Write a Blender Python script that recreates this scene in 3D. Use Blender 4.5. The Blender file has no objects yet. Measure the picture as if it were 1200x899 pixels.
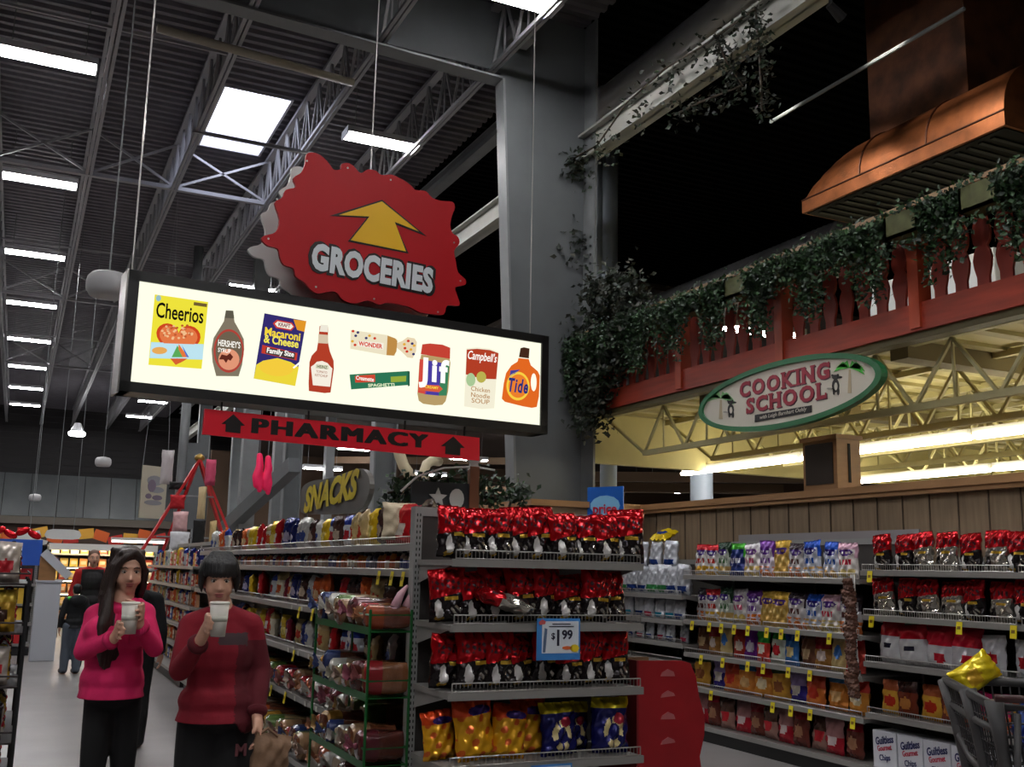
import bpy, bmesh, math, random
from mathutils import Vector, Matrix
R = random.Random(7)
PI = math.pi
sc = bpy.context.scene
C = sc.collection
V = Vector
# ------------------------------------------------------------------ camera
F, CX, CY, EYE = 1205.0, 600.0, 449.5, 1.55
CAM = Matrix(((0.90234341, 0.0958822, 0.42021777), (-0.43047884, 0.15173825, 0.88975472), (0.02154853, -0.98375917, 0.17819527)))
def at(u, v, x=None, y=None, z=None):
    d = CAM @ V(((u-CX)/F, (v-CY)/F, 1.0))
    t = x/d.x if x is not None else (y/d.y if y is not None else (z-EYE)/d.z)
    return d*t + V((0, 0, EYE))
cd = bpy.data.cameras.new('camera'); cam = bpy.data.objects.new('camera', cd); C.objects.link(cam)
cd.sensor_width = 36.0; cd.lens = F/1200*36.0; cd.clip_end = 300; cd.clip_start = 0.05
Rt = Matrix((CAM.col[0], -CAM.col[1], -CAM.col[2])).transposed()
cam.matrix_world = Matrix.Translation((0, 0, EYE)) @ Rt.to_4x4()
sc.camera = cam
# ------------------------------------------------------------------ materials
def lin(c):
    return tuple(((x/255)/12.92 if x/255 <= 0.04045 else ((x/255+0.055)/1.055)**2.4) for x in c)
MATS = {}
def mat(name, col, rough=0.6, metal=0.0, noise=0.0, nscale=8.0, bump=0.0, bscale=30.0, emit=0.0, coat=0.0, spec=0.5, stretch=None):
    if name in MATS: return MATS[name]
    m = bpy.data.materials.new(name); m.use_nodes = True
    nt = m.node_tree; b = nt.nodes['Principled BSDF']
    c = lin(col); b.inputs['Base Color'].default_value = (*c, 1)
    b.inputs['Roughness'].default_value = rough; b.inputs['Metallic'].default_value = metal
    b.inputs['Specular IOR Level'].default_value = spec
    if coat: b.inputs['Coat Weight'].default_value = coat
    if emit:
        b.inputs['Emission Color'].default_value = (*c, 1); b.inputs['Emission Strength'].default_value = emit
    if noise or bump:
        tc = nt.nodes.new('ShaderNodeTexCoord'); src = tc.outputs['Object']
        if stretch:
            mp = nt.nodes.new('ShaderNodeMapping'); mp.inputs['Scale'].default_value = stretch
            nt.links.new(src, mp.inputs['Vector']); src = mp.outputs['Vector']
    if noise:
        n = nt.nodes.new('ShaderNodeTexNoise'); n.inputs['Scale'].default_value = nscale; n.inputs['Detail'].default_value = 5
        nt.links.new(src, n.inputs['Vector'])
        r = nt.nodes.new('ShaderNodeValToRGB')
        r.color_ramp.elements[0].position = 0.3; r.color_ramp.elements[1].position = 0.7
        r.color_ramp.elements[0].color = (*[x*(1-noise) for x in c], 1); r.color_ramp.elements[1].color = (*[min(1, x*(1+noise)) for x in c], 1)
        nt.links.new(n.outputs['Fac'], r.inputs['Fac']); nt.links.new(r.outputs['Color'], b.inputs['Base Color'])
    if bump:
        n2 = nt.nodes.new('ShaderNodeTexNoise'); n2.inputs['Scale'].default_value = bscale; n2.inputs['Detail'].default_value = 3
        nt.links.new(src, n2.inputs['Vector'])
        bp = nt.nodes.new('ShaderNodeBump'); bp.inputs['Strength'].default_value = bump; bp.inputs['Distance'].default_value = 0.01
        nt.links.new(n2.outputs['Fac'], bp.inputs['Height']); nt.links.new(bp.outputs['Normal'], b.inputs['Normal'])
    MATS[name] = m
    return m
def foil(name, col, rough=0.2, metal=0.4):
    return mat('foil_'+name, col, min(rough, .22), metal, bump=0.8, bscale=11)
def glow(name, col, s):
    if name in MATS: return MATS[name]
    m = bpy.data.materials.new(name); m.use_nodes = True; nt = m.node_tree
    nt.nodes.remove(nt.nodes['Principled BSDF'])
    e = nt.nodes.new('ShaderNodeEmission'); e.inputs['Color'].default_value = (*lin(col), 1); e.inputs['Strength'].default_value = s
    nt.links.new(e.outputs[0], nt.nodes['Material Output'].inputs['Surface']); MATS[name] = m
    return m
# ------------------------------------------------------------------ mesh builder
def frame_from(d):
    d = d.normalized(); a = V((0, 0, 1)) if abs(d.z) < 0.95 else V((1, 0, 0))
    x = d.cross(a).normalized(); y = d.cross(x).normalized()
    return x, y
class MB:
    def __init__(s): s.v = []; s.f = []; s.m = []
    def add(s, vs, fs, mi=0):
        o = len(s.v); s.v += [tuple(p) for p in vs]
        for f in fs: s.f.append(tuple(o+i for i in f)); s.m.append(mi)
        return s
    def box(s, c, d, mi=0, M=None):
        x, y, z = d[0]/2, d[1]/2, d[2]/2
        vs = [V((a*x, b*y, e*z)) for a in (-1, 1) for b in (-1, 1) for e in (-1, 1)]
        if M: vs = [M @ p for p in vs]
        vs = [p + V(c) for p in vs]
        return s.add(vs, [(0, 1, 3, 2), (4, 6, 7, 5), (0, 4, 5, 1), (2, 3, 7, 6), (0, 2, 6, 4), (1, 5, 7, 3)], mi)
    def span(s, x0, x1, y0, y1, z0, z1, mi=0):
        return s.box(((x0+x1)/2, (y0+y1)/2, (z0+z1)/2), (abs(x1-x0), abs(y1-y0), abs(z1-z0)), mi)
    def bar(s, a, b, w, h, mi=0, up=(0, 0, 1)):
        a, b = V(a), V(b); d = (b-a).normalized(); u = V(up)
        if abs(d.dot(u)) > 0.98: u = V((0, 1, 0))
        x = d.cross(u).normalized(); y = x.cross(d).normalized()
        vs = [p + x*(i*w/2) + y*(j*h/2) for p in (a, b) for i, j in ((-1, -1), (1, -1), (1, 1), (-1, 1))]
        return s.add(vs, [(3, 2, 1, 0), (4, 5, 6, 7), (0, 1, 5, 4), (1, 2, 6, 5), (2, 3, 7, 6), (3, 0, 4, 7)], mi)
    def tube(s, pts, r, n=8, mi=0, cap=True):
        pts = [V(p) for p in pts]; rs = r if isinstance(r, (list, tuple)) else [r]*len(pts); o = len(s.v)
        px = None
        for i, p in enumerate(pts):
            d = (pts[min(i+1, len(pts)-1)] - pts[max(i-1, 0)]).normalized()
            if px is None: px, _ = frame_from(d)
            x = (px - d*px.dot(d)).normalized(); y = d.cross(x); px = x
            for k in range(n):
                a = 2*PI*k/n; s.v.append(tuple(p + x*(math.cos(a)*rs[i]) + y*(math.sin(a)*rs[i])))
        for i in range(len(pts)-1):
            for k in range(n):
                k2 = (k+1) % n
                s.f.append((o+i*n+k, o+i*n+k2, o+(i+1)*n+k2, o+(i+1)*n+k)); s.m.append(mi)
        if cap:
            s.f.append(tuple(o+k for k in reversed(range(n)))); s.m.append(mi)
            s.f.append(tuple(o+(len(pts)-1)*n+k for k in range(n))); s.m.append(mi)
        return s
    def lathe(s, prof, c=(0, 0, 0), n=20, mi=0, mfun=None):
        o = len(s.v); c = V(c)
        for r, z in prof:
            for k in range(n):
                a = 2*PI*k/n; s.v.append((c.x+r*math.cos(a), c.y+r*math.sin(a), c.z+z))
        for i in range(len(prof)-1):
            for k in range(n):
                k2 = (k+1) % n
                s.f.append((o+i*n+k, o+i*n+k2, o+(i+1)*n+k2, o+(i+1)*n+k)); s.m.append(mfun(i) if mfun else mi)
        s.f.append(tuple(o+k for k in reversed(range(n)))); s.m.append(mfun(0) if mfun else mi)
        s.f.append(tuple(o+(len(prof)-1)*n+k for k in range(n))); s.m.append(mfun(len(prof)-2) if mfun else mi)
        return s
    def slab(s, poly, y0, y1, mi=0, side=None):
        # polygon in local X/Z, solid between y0 (front) and y1
        n = len(poly); vs = [(p[0], y0, p[1]) for p in poly] + [(p[0], y1, p[1]) for p in poly]
        s.add(vs, [tuple(range(n)), tuple(range(2*n-1, n-1, -1))], mi)
        o = len(s.v)-2*n
        for i in range(n):
            j = (i+1) % n
            s.f.append((o+i, o+n+i, o+n+j, o+j)); s.m.append(mi if side is None else side)
        return s
    def sheet(s, grid, mi=0):
        # grid: rows of points
        o = len(s.v); nr, nc = len(grid), len(grid[0])
        for r in grid: s.v += [tuple(p) for p in r]
        for i in range(nr-1):
            for j in range(nc-1):
                s.f.append((o+i*nc+j, o+i*nc+j+1, o+(i+1)*nc+j+1, o+(i+1)*nc+j)); s.m.append(mi)
        return s
    def mesh(s, name, mats, smooth=False):
        me = bpy.data.meshes.new(name); me.from_pydata(s.v, [], s.f)
        for m in (mats if isinstance(mats, (list, tuple)) else [mats]): me.materials.append(m)
        me.polygons.foreach_set('material_index', s.m)
        if smooth: me.polygons.foreach_set('use_smooth', [True]*len(s.f))
        me.update(); return me
    def build(s, name, mats, parent=None, smooth=False, bevel=0):
        o = bpy.data.objects.new(name, s.mesh(name, mats, smooth)); C.objects.link(o)
        if parent: o.parent = parent
        if bevel:
            b = o.modifiers.new('bevel', 'BEVEL'); b.width = bevel; b.segments = 2; b.limit_method = 'ANGLE'
        return o
def tag(o, label=None, cat=None, group=None, kind=None):
    if label: o['label'] = label
    if cat: o['category'] = cat
    if group: o['group'] = group
    if kind: o['kind'] = kind
    return o
def thing(name, label, cat, loc=(0, 0, 0), rz=0, group=None):
    o = bpy.data.objects.new(name, None); C.objects.link(o); o.empty_display_size = 0.1
    o.location = loc; o.rotation_euler = (0, 0, rz)
    return tag(o, label, cat, group)
def struct(name, mb, m, smooth=False):
    return tag(mb.build(name, m, None, smooth), kind='structure')
def at_world(o, parent):
    # child whose mesh is in world coordinates, under a parent that is only moved/rotated about z
    o.parent = parent
    M = Matrix.Translation(parent.location) @ Matrix.Rotation(parent.rotation_euler.z, 4, 'Z')
    o.matrix_parent_inverse = M.inverted()
    return o
def textmesh(name, s, size, m, parent=None, loc=(0, 0, 0), bold=0.0, ext=0.002, sx=1.0, shear=0.0, align='CENTER', rot=0.0, spacing=1.0, slab=False):
    cu = bpy.data.curves.new(name, 'FONT'); cu.body = s; cu.size = size; cu.extrude = ext; cu.offset = bold
    cu.align_x = align; cu.align_y = 'CENTER'; cu.shear = shear; cu.space_character = spacing; cu.resolution_u = 3
    t = bpy.data.objects.new(name+'_tmp', cu); C.objects.link(t)
    bpy.context.view_layer.update()
    me = bpy.data.meshes.new_from_object(t.evaluated_get(bpy.context.evaluated_depsgraph_get()))
    bpy.data.objects.remove(t); me.name = name
    # text lies in XY -> stand it up facing -Y
    for v in me.vertices:
        x, y, z = v.co; x *= sx
        x, y = x*math.cos(rot)-y*math.sin(rot), x*math.sin(rot)+y*math.cos(rot)
        v.co = (x+loc[0], -z+loc[1], y+loc[2])
    me.materials.clear(); me.materials.append(m)
    o = bpy.data.objects.new(name, me); C.objects.link(o)
    if parent: o.parent = parent
    return o
ORD = 'first second third fourth fifth sixth seventh eighth ninth tenth eleventh twelfth thirteenth fourteenth fifteenth sixteenth seventeenth eighteenth nineteenth twentieth'.split()
def ordn(i):
    if i < 20: return ORD[i]
    t = {2: 'twenty', 3: 'thirty', 4: 'forty', 5: 'fifty', 6: 'sixty', 7: 'seventy', 8: 'eighty', 9: 'ninety', 10: 'hundred'}
    n = i+1
    if n % 10 == 0: return t[n//10][:-1]+'ieth'
    return t[n//10]+'-'+ORD[n % 10-1]
EXPO = 0.0
# ------------------------------------------------------------------ common materials
M_deck = mat('deck_metal', (100, 97, 104), 0.55, 0.3, noise=0.15, nscale=3)
M_steel = mat('grey_painted_steel', (122, 125, 127), 0.5, 0.15, noise=0.08, nscale=4)
M_joist = mat('joist_grey', (158, 158, 162), 0.5, 0.2)
M_web = mat('frame_web_grey', (96, 100, 102), 0.55, 0.1, noise=0.06, nscale=3)
M_floor = mat('polished_concrete', (128, 125, 124), 0.36, 0.0, noise=0.16, nscale=1.3)
M_dark = mat('dark_paint', (22, 22, 24), 0.6)
M_black = mat('black_plastic', (12, 12, 13), 0.4)
M_white = mat('white_paint', (225, 225, 220), 0.5)
M_lampwhite = mat('lamp_housing', (200, 200, 205), 0.4)
M_tube = glow('lamp_light', (250, 248, 248), 96.0)
M_strip = glow('strip_light', (255, 244, 214), 26.0)
M_cream = mat('cream_paint', (205, 195, 140), 0.6, noise=0.06, nscale=3)
M_creamj = mat('cream_joist', (196, 188, 140), 0.55)
M_tan = mat('tan_wood', (150, 108, 66), 0.5, noise=0.12, nscale=5, stretch=(1, .2, 4))
M_redwood = mat('red_stained_wood', (172, 62, 40), 0.5, noise=0.22, nscale=6, stretch=(1, .3, 3))
M_shelf = mat('shelf_metal', (152, 150, 146), 0.4, 0.35)
M_shelfd = mat('shelf_back_dark', (58, 54, 52), 0.6)
M_upright = mat('upright_metal', (158, 160, 158), 0.45, 0.3)
M_slot = mat('slot_black', (10, 10, 10), 0.8)
M_wire = mat('chrome_wire', (175, 172, 168), 0.3, 0.7)
M_kick = mat('kick_black', (14, 13, 14), 0.5)

# ------------------------------------------------------------------ shell
X0, X1, YA, YB, ZC = -14.0, 34.0, -9.0, 56.0, 9.0
struct('floor', MB().span(X0, X1, YA, YB, -0.12, 0), M_floor)
m = MB()                                    # corrugated roof deck, ribs run across the aisle
prof = []; y = YA
sx0, sx1, sy0, sy1 = 2.3, 3.35, 15.75, 18.3
while y < YB:
    prof += [(y, 0.0), (y+0.08, 0.0), (y+0.11, 0.055), (y+0.19, 0.055)]; y += 0.22
def deckstrip(xa, xb, pr):
    m.sheet([[(xa, p[0], ZC+p[1]) for p in pr], [(xb, p[0], ZC+p[1]) for p in pr]])
deckstrip(X0, sx0, prof); deckstrip(sx1, 6.5, prof)
deckstrip(sx0, sx1, [p for p in prof if p[0] <= sy0] + [(sy0, 0)]); deckstrip(sx0, sx1, [(sy1, 0)] + [p for p in prof if p[0] >= sy1])
m.span(X0, X1, YA, YB, ZC+0.35, ZC+0.4)
struct('ceiling', m, M_deck)
m = MB(); deckstrip(6.5, X1, prof); struct('ceiling_kitchen', m, mat('deck_shade', (7, 7, 8), .95, spec=.05))  # darker copy of the deck; shade over the mezzanine put into its colour
struct('wall_left', MB().span(X0-.2, X0, YA, YB, 0, ZC+.3), mat('wall_grey', (95, 92, 92), .8))
struct('wall_right', MB().span(X1, X1+.2, YA, YB, 0, ZC+.3), MATS['wall_grey'])
struct('wall_front', MB().span(X0, X1, YA-.2, YA, 0, ZC+.3), MATS['wall_grey'])
m = MB(); m.span(X0, X1, YB, YB+.2, 0, ZC+.3)
z = 5.9
while z < ZC: m.span(X0, X1, YB-.06, YB, z, z+.12); z += .3
struct('wall_back', m, mat('wall_back_dark', (44, 42, 44), .7))
m = MB(); x = X0
while x < 14: m.box((x+.6, YB-1.2, 4.6), (1.17, .04, 2.2), M=Matrix.Rotation(-.35, 3, 'X')); x += 1.2
struct('trim_1', m, mat('soffit_metal', (84, 88, 90), .45, .3, noise=.2, nscale=.8))
struct('trim_2', MB().span(X0, 14, YB-1.9, YB-1.6, 3.2, 3.55), mat('soffit_edge', (96, 88, 78), .5))
struct('wall_soffit', MB().span(X0, 14, YB-1.5, YB-1.4, 2.2, 3.3), mat('soffit_brown', (66, 50, 40), .7))
# skylight well
sk = MB()
for a, b, c_, d_ in ((sx0-.04, sx0, sy0, sy1), (sx1, sx1+.04, sy0, sy1), (sx0-.04, sx1+.04, sy0-.04, sy0), (sx0-.04, sx1+.04, sy1, sy1+.04)):
    sk.span(a, b, c_, d_, ZC-.02, ZC+.34)
t = tag(sk.build('skylight', M_lampwhite), 'square daylight roof window glowing bluish white between two joists', 'skylight')
pn = MB().span(sx0, sx1, sy0, sy1, ZC+.28, ZC+.3).build('glazing', glow('skylight_day', (228, 233, 255), 8.0), t)

M_duct = mat('duct_grey', (128, 128, 130), .5, .2)
M_duct0 = mat('bolt_dark', (60, 62, 64), .5, .4)
# ------------------------------------------------------------------ frames: tapered column + rafter, every 7.5 m
def ibeam_y(mb, x, y0, y1, zb, zt, w, tf=.03, mi=0):
    mb.span(x-w/2, x+w/2, y0, y1, zb, zb+tf, mi); mb.span(x-w/2, x+w/2, y0, y1, zt-tf, zt, mi); mb.span(x-.012, x+.012, y0, y1, zb, zt, mi)
def frame(yc, name_label, xo=6.5):
    t = thing('steel_frame', name_label, 'steel column', (xo-.4, yc, 0), 0, 'tapered steel frames')
    def A(o): return at_world(o, t)
    xi_b, xi_t, zt = (xo-.86, xo-1.29, 7.92) if yc < 12 else (xo-.4, xo-.46, 7.92)
    web = MB()
    web.add([(xi_b, yc-.008, 0), (xo, yc-.008, 0), (xo, yc-.008, 9), (xi_t, yc-.008, 9), (xi_t, yc-.008, zt)], [(0, 1, 2, 3, 4)])
    web.add([(xi_b, yc+.008, 0), (xo, yc+.008, 0), (xo, yc+.008, 9), (xi_t, yc+.008, 9), (xi_t, yc+.008, zt)], [(4, 3, 2, 1, 0)])
    A(web.build('column_web', M_web))
    fl = MB().bar((xi_b, yc, 0), (xi_t, yc, zt), .25, .03, up=(1, 0, 0)); A(fl.build('inner_flange', M_steel))
    A(MB().span(xo-.015, xo+.015, yc-(.32 if yc < 12 else .14), yc+.2, 0, 9).build('outer_flange', M_steel))
    # rafter runs away over the sales floor
    if yc > 12: return t
    A(MB().span(-14, xi_t, yc-.008, yc+.008, 8.06, 9).build('rafter_web', M_web))
    A(MB().bar((xi_t-.02, yc, zt), (1.0, yc, 8.05), .25, .03).bar((1.0, yc, 8.05), (-14, yc, 8.05), .25, .03).build('rafter_flange', M_steel))
    if yc < 12:
        pl_ = A(MB().span(xo-.027, xo-.015, yc-.31, yc-.03, 5.3, 6.0).build('splice_plate', M_steel))
        for i_ in range(5):
            for j_ in (-.24, -.12): A(MB().tube([(xo-.045, yc+j_, 5.42+.12*i_), (xo-.027, yc+j_, 5.42+.12*i_)], .018, 6).build('bolt', M_duct0))
    return t
FY = [11.6, 19.1, 26.6, 34.1, 41.6]
FL = ['nearest tall tapered grey steel column, wrapped in vines beside the lit sign', 'tapered grey steel column seen below the pharmacy banner behind the snacks sign',
      'tapered grey steel column just past the snacks sign', 'tapered grey steel column near the hot pink decoration', 'farthest tapered grey steel column']
for yc, l in zip(FY, FL): frame(yc, l)
frame(4.1, 'tapered grey steel column closest to the shopper, outside the picture', 6.5) if False else None
# long beam that ties the columns along the aisle
m = MB(); ibeam_y(m, 6.5, 1.0, 49, 7.03, 7.4, .22)
tag(m.build('tie_beam', mat('beam_pale', (168, 168, 160), .5, noise=.08, nscale=3)), 'long grey steel beam running overhead from the vine-wrapped column', 'beam')
m = MB(); ibeam_y(m, 6.3, 12, 49, 8.3, 8.52, .2); tag(m.build('eave_beam', M_steel), 'second thin steel beam high behind the big column', 'beam')
# joists (open web)
def joist(x, label, zb=8.1, zt=8.95, y0=YA, y1=YB-1, name='roof_joist'):
    t = thing(name, label, 'joist', (x, y0, zb), 0, 'open web roof joists')
    ch = MB(); ch.span(-.055, -.01, 0, y1-y0, -.05, .0).span(.01, .055, 0, y1-y0, -.05, 0)
    ch.build('bottom_chord', M_joist, t)
    MB().span(-.06, .06, 0, y1-y0, zt-zb-.06, zt-zb).build('top_chord', M_joist, t)
    w = MB(); L = y1-y0; k = 0; yy = .3
    while yy < L-.5:
        w.bar((0, yy, 0), (0, yy+.35, zt-zb-.03), .035, .025); w.bar((0, yy+.35, zt-zb-.03), (0, yy+.7, 0), .035, .025)
        w.bar((0, yy+.35, 0), (0, yy+.35, zt-zb), .022, .022); yy += .7
    w.build('web_bracing', M_joist, t)
    return t
JX = [-5.4, -3.9, -2.4, -.98, .52, 1.93, 3.56, 5.1]
JL = ['far side', 'third left of the lamp row', 'second left of the lamp row', 'left of the lamp row', 'right beside the lamp row', 'along the skylight, lamp row side', 'along the skylight, sign side', 'closest to the big column']
for x, l in zip(JX, JL): joist(x, 'long grey open web roof joist, '+l)
k = 0
for yb, big in ((12.9, 0), (18.3, 1), (23.1, 0), (27.8, 1), (33.0, 0), (38.0, 1), (8.5, 0)):
    m = MB()
    if big:
        m.bar((JX[3], yb, 8.08), (JX[6], yb, 8.08), .1, .07)
        for a, b in ((3, 4), (4, 5), (5, 6)):
            m.bar((JX[a], yb, 8.1), (JX[b], yb, 8.9), .04, .04); m.bar((JX[a], yb, 8.9), (JX[b], yb, 8.1), .04, .04)
    else:
        m.bar((JX[0], yb, 8.1), (JX[6], yb, 8.1), .035, .035)
    lab = ('cross-braced strut between roof joists' if big else 'thin rod bridging the roof joists') + [', nearest', ' under the skylight edge', ' second from the skylight', ' beyond the white globe', ' in the middle distance', ' far down the hall', ' overhead'][k]
    tag(m.build('joist_bridging', M_joist), lab, 'bracing', 'bridging between joists'); k += 1
ra, rb = at(222, 149, z=8.05), at(345, 180, z=8.05)
tag(MB().bar((JX[5]-.1, (ra.y+rb.y)/2, 8.05), (JX[6]+.15, (ra.y+rb.y)/2, 8.05), .05, .05).build('joist_bridging', M_joist), 'thin rod crossing just below the bright roof window', 'bracing', 'bridging between joists')
# tan heater pipe, dark ducts
tag(MB().tube([(.95, 12.35, 7.95), (3.5, 12.62, 7.95)], .055, 12).build('heater_pipe', mat('tan_pipe', (150, 140, 124), .5), smooth=True), 'pale tan pipe crossing below the roof joists', 'pipe')
tag(MB().tube([(6.9, 3, 8.1), (6.9, 13, 8.1)], .17, 16).build('round_duct', M_duct, smooth=True), 'round dark duct running above the long steel beam', 'duct')
tag(MB().tube([(7.5, 3, 8.3), (7.5, 11, 8.3), (7.2, 12.3, 8.5)], .13, 14).build('round_duct', M_duct, smooth=True), 'thinner round dark duct beside the bigger one', 'duct')
pr_ = []; rr = []; yy = 9.6
while yy < 15: pr_.append((9.3, yy, 5.75)); rr.append(.34 if int(yy*20) % 2 else .36); yy += .05
tag(MB().tube(pr_, rr, 18).build('spiral_duct', M_duct, smooth=True), 'large ribbed flexible duct above the balcony', 'duct')
jb = at(612, 40, y=11.2)
tag(MB().span(jb.x-.16, jb.x+.16, 11.1, 11.4, jb.z-.1, jb.z+.12).build('junction_box', M_duct, bevel=.01), 'grey square box under the rafter near the column top', 'electrical box')
tag(MB().tube([at(1130, 10, x=7.2), at(903, 143, x=7.2)], .02, 6).build('conduit', M_web), 'thin diagonal conduit in the dark above the balcony', 'conduit')

# ------------------------------------------------------------------ ceiling lamps
def make_lamp():
    t = thing('ceiling_lamp', '', 'ceiling lamp')
    h = MB(); h.span(-.61, .61, -.16, .16, .03, .1).span(-.61, .61, -.172, -.16, .004, .1).span(-.61, .61, .16, .172, .004, .1); h.span(-.61, -.59, -.17, .17, -.03, .1); h.span(.59, .61, -.17, .17, -.03, .1)
    h.build('housing', M_lampwhite, t)
    tb = MB()
    for yy in (-.12, -.04, .04, .12): tb.tube([(-.585, yy, -.004), (.585, yy, -.004)], .02, 8)
    tb.span(-.585, .585, -.155, .155, .008, .02)
    tb.build('tubes', M_tube, t)
    for hx_ in (-.45, .45): MB().tube([(hx_, 0, .1), (hx_, 0, .85)], .006, 5).build('hanger', M_steel, t)
    return t
def copy_tree(o, parent=None):
    c_ = o.copy(); C.objects.link(c_)
    if parent: c_.parent = parent
    for ch in o.children: copy_tree(ch, c_)
    return c_
lamp0 = make_lamp(); first = [True]
def lamp(x, y, z, label, group, rz=0):
    o = lamp0 if first[0] else copy_tree(lamp0)
    first[0] = False
    o.location = (x, y, z); o.rotation_euler = (0, 0, rz); tag(o, label, 'ceiling lamp', group); return o
for i in range(8):
    lamp(-.23, 14.2+4.93*i, 8.1, 'white four-tube ceiling lamp, %s along the row down the open aisle' % ordn(i), 'lamp row over the open aisle')
for i, yy in enumerate((9.95, 14.65, 19.6, 24.45, 29.4, 34.3, 39.2, 44.6, 49.7)):
    lamp(4.58, yy, 8.1, 'white four-tube ceiling lamp, %s along the row above the hanging signs' % ordn(i), 'lamp row above the hanging signs')
for i, yy in enumerate((-5, -.1, 4.8)):
    lamp(-.23, yy, 8.1, 'white ceiling lamp above the open aisle, %s behind the shopper' % ordn(i), 'lamp row over the open aisle')
    lamp(4.58, yy, 8.1, 'white ceiling lamp over the snack aisle, %s from the entrance' % ordn(i), 'lamp row above the hanging signs')
for i in range(9):
    lamp(-5.0, -5+6.2*i, 8.1, 'white ceiling lamp over the neighbouring aisle, %s along' % ordn(i), 'lamp row over the neighbouring aisle')
for i, (u0, v0, x_, y_, z_) in enumerate(((395, 525, 10.7, 36, 5.0), (455, 490, 10.2, 28.8, 5.1), (528, 537, 12.5, 29.5, 4.87), (355, 548, 8.34, 31.3, 4.45), (286, 598, 9.8, 48, 3.9), (590, 506, 15.0, 31.5, 5.1), (483, 555, 12.5, 33, 4.62), (297, 568, 9.9, 46, 5.0), (600, 545, 17, 35, 4.9), (760, 575, 20, 28, 4.0), (715, 558, 19, 30, 4.4))):
    p = at(u0, v0, y=y_)
    lamp(p.x+.6, y_, p.z, 'white ceiling lamp far off, %s from the tapered columns, low beyond the signs' % ordn(i), 'far lamps in the next hall')
for i, (u, v) in enumerate(((728, 364), (878, 388), (903, 390), (694, 356))):
    p = at(u, v, x=(10.6, 10.2, 10.8, 11.6)[i])
    lamp(p.x, p.y, p.z, 'white ceiling lamp glimpsed %s past the balcony railing' % ['first', 'second', 'third', 'fourth'][i], 'lamps past the balcony')
b = at(90, 510, y=46)
t = thing('high_bay_lamp', 'single round glowing lamp far down the hall', 'lamp', b)
MB().lathe([(.12, .5), (.3, .12)], n=16).build('reflector', M_lampwhite, t); MB().lathe([(.3, -.02), (.34, .1)], n=16).build('bulb', M_tube, t)
# pendant speakers
for i, (u, v, yy, lab) in enumerate(((127, 333, 10.5, 'nearest white globe speaker hanging beside the lit sign'), (121, 541, 29, 'small white globe speaker hanging in the middle distance'), (41, 583, 40, 'tiny white globe speaker hanging at the far end'))):
    c_ = at(u, v, y=yy)
    t = thing('pendant_speaker', lab, 'hanging speaker', c_, 0, 'white pendant speakers')
    MB().lathe([(.1, -.13), (.165, -.125), (.2, -.07), (.205, 0), (.195, .06), (.16, .1), (.05, .125)], n=24).build('shell', mat('speaker_white', (176, 176, 178), .5), t, smooth=True)
    MB().tube([(0, 0, .12), (0, 0, 8.9-c_.z)], .008, 5).build('cable', M_steel, t)
# ------------------------------------------------------------------ lit product sign
LW, LH = 3.66, .91
lp = V((.565, 7.85, 2.765)); rp = V((4.25, 8.22, 2.765)); ang = math.atan2(rp.y-lp.y, rp.x-lp.x)
LW = (rp-lp).length
box = thing('lightbox_sign', 'long black-framed backlit sign showing nine grocery products', 'lit sign', lp, ang)
ux = V((math.cos(ang), math.sin(ang), 0)); un = V((math.sin(ang), -math.cos(ang), 0))
def onplane(u, v, org, ux_, un_):
    d = CAM @ V(((u-CX)/F, (v-CY)/F, 1)); o = V((0, 0, EYE)); t_ = (org-o).dot(un_)/d.dot(un_)
    p = o+d*t_-org
    return p.dot(ux_), p.z
LB = lambda u, v: onplane(u, v, lp, ux, un)
fr = MB(); b_ = .075
fr.span(0, LW, 0, .28, 0, b_).span(0, LW, 0, .28, LH-b_, LH).span(0, b_, 0, .28, 0, LH).span(LW-b_, LW, 0, .28, 0, LH).span(0, LW, .25, .28, 0, LH)
fr.build('frame', M_black, box)
MB().span(-.012, 0, .02, .26, -.01, LH+.01).build('edge_trim', M_wire, box)
MB().span(b_, LW-b_, .02, .24, b_, LH-b_).build('lit_panel', glow('panel_light', (253, 254, 230), 1.06), box)
GI = [0]
def G(col, s=1.0): 
    k = 'print_%d_%d_%d_%d' % (*col, int(s*100)); return glow(k, col, s)
LAY = [0]
def poly(parent, name, pts, m, y, thick=.002, conv=LB):
    q = [conv(*p) for p in pts]
    return MB().slab(q, y-thick, y).build(name, m, parent)
def ell(cx, cy, rx, ry, n=28, rot=0, a0=0, a1=2*PI):
    out = []
    for k in range(n):
        a = a0+(a1-a0)*k/n; x, y = rx*math.cos(a), ry*math.sin(a)
        out.append((cx+x*math.cos(rot)-y*math.sin(rot), cy+x*math.sin(rot)+y*math.cos(rot)))
    return out
def wr(parent, name, s, u, v, hpx, m, y, sx=1, bold=0, shear=0, conv=LB, rot=0, spacing=1, wpx=None):
    # writing centred on a pixel of the sign, hpx tall
    c_ = conv(u, v); h = abs(conv(u, v-hpx/2)[1]-conv(u, v+hpx/2)[1])
    size = h/.72
    o = textmesh(name, s, size, m, parent, (0, 0, 0), bold=bold*size, ext=.0008, shear=shear, spacing=spacing)
    xs = [v_.co.x for v_ in o.data.vertices]; zs = [v_.co.z for v_ in o.data.vertices]
    w0 = max(xs)-min(xs); mx = (max(xs)+min(xs))/2; mz = (max(zs)+min(zs))/2
    k = sx
    if wpx: k = abs(conv(u+wpx/2, v)[0]-conv(u-wpx/2, v)[0])/w0
    for v_ in o.data.vertices:
        x, z = (v_.co.x-mx)*k, v_.co.z-mz
        x, z = x*math.cos(rot)-z*math.sin(rot), x*math.sin(rot)+z*math.cos(rot)
        v_.co.x = x+c_[0]; v_.co.z = z+c_[1]; v_.co.y += y
    return o
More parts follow.
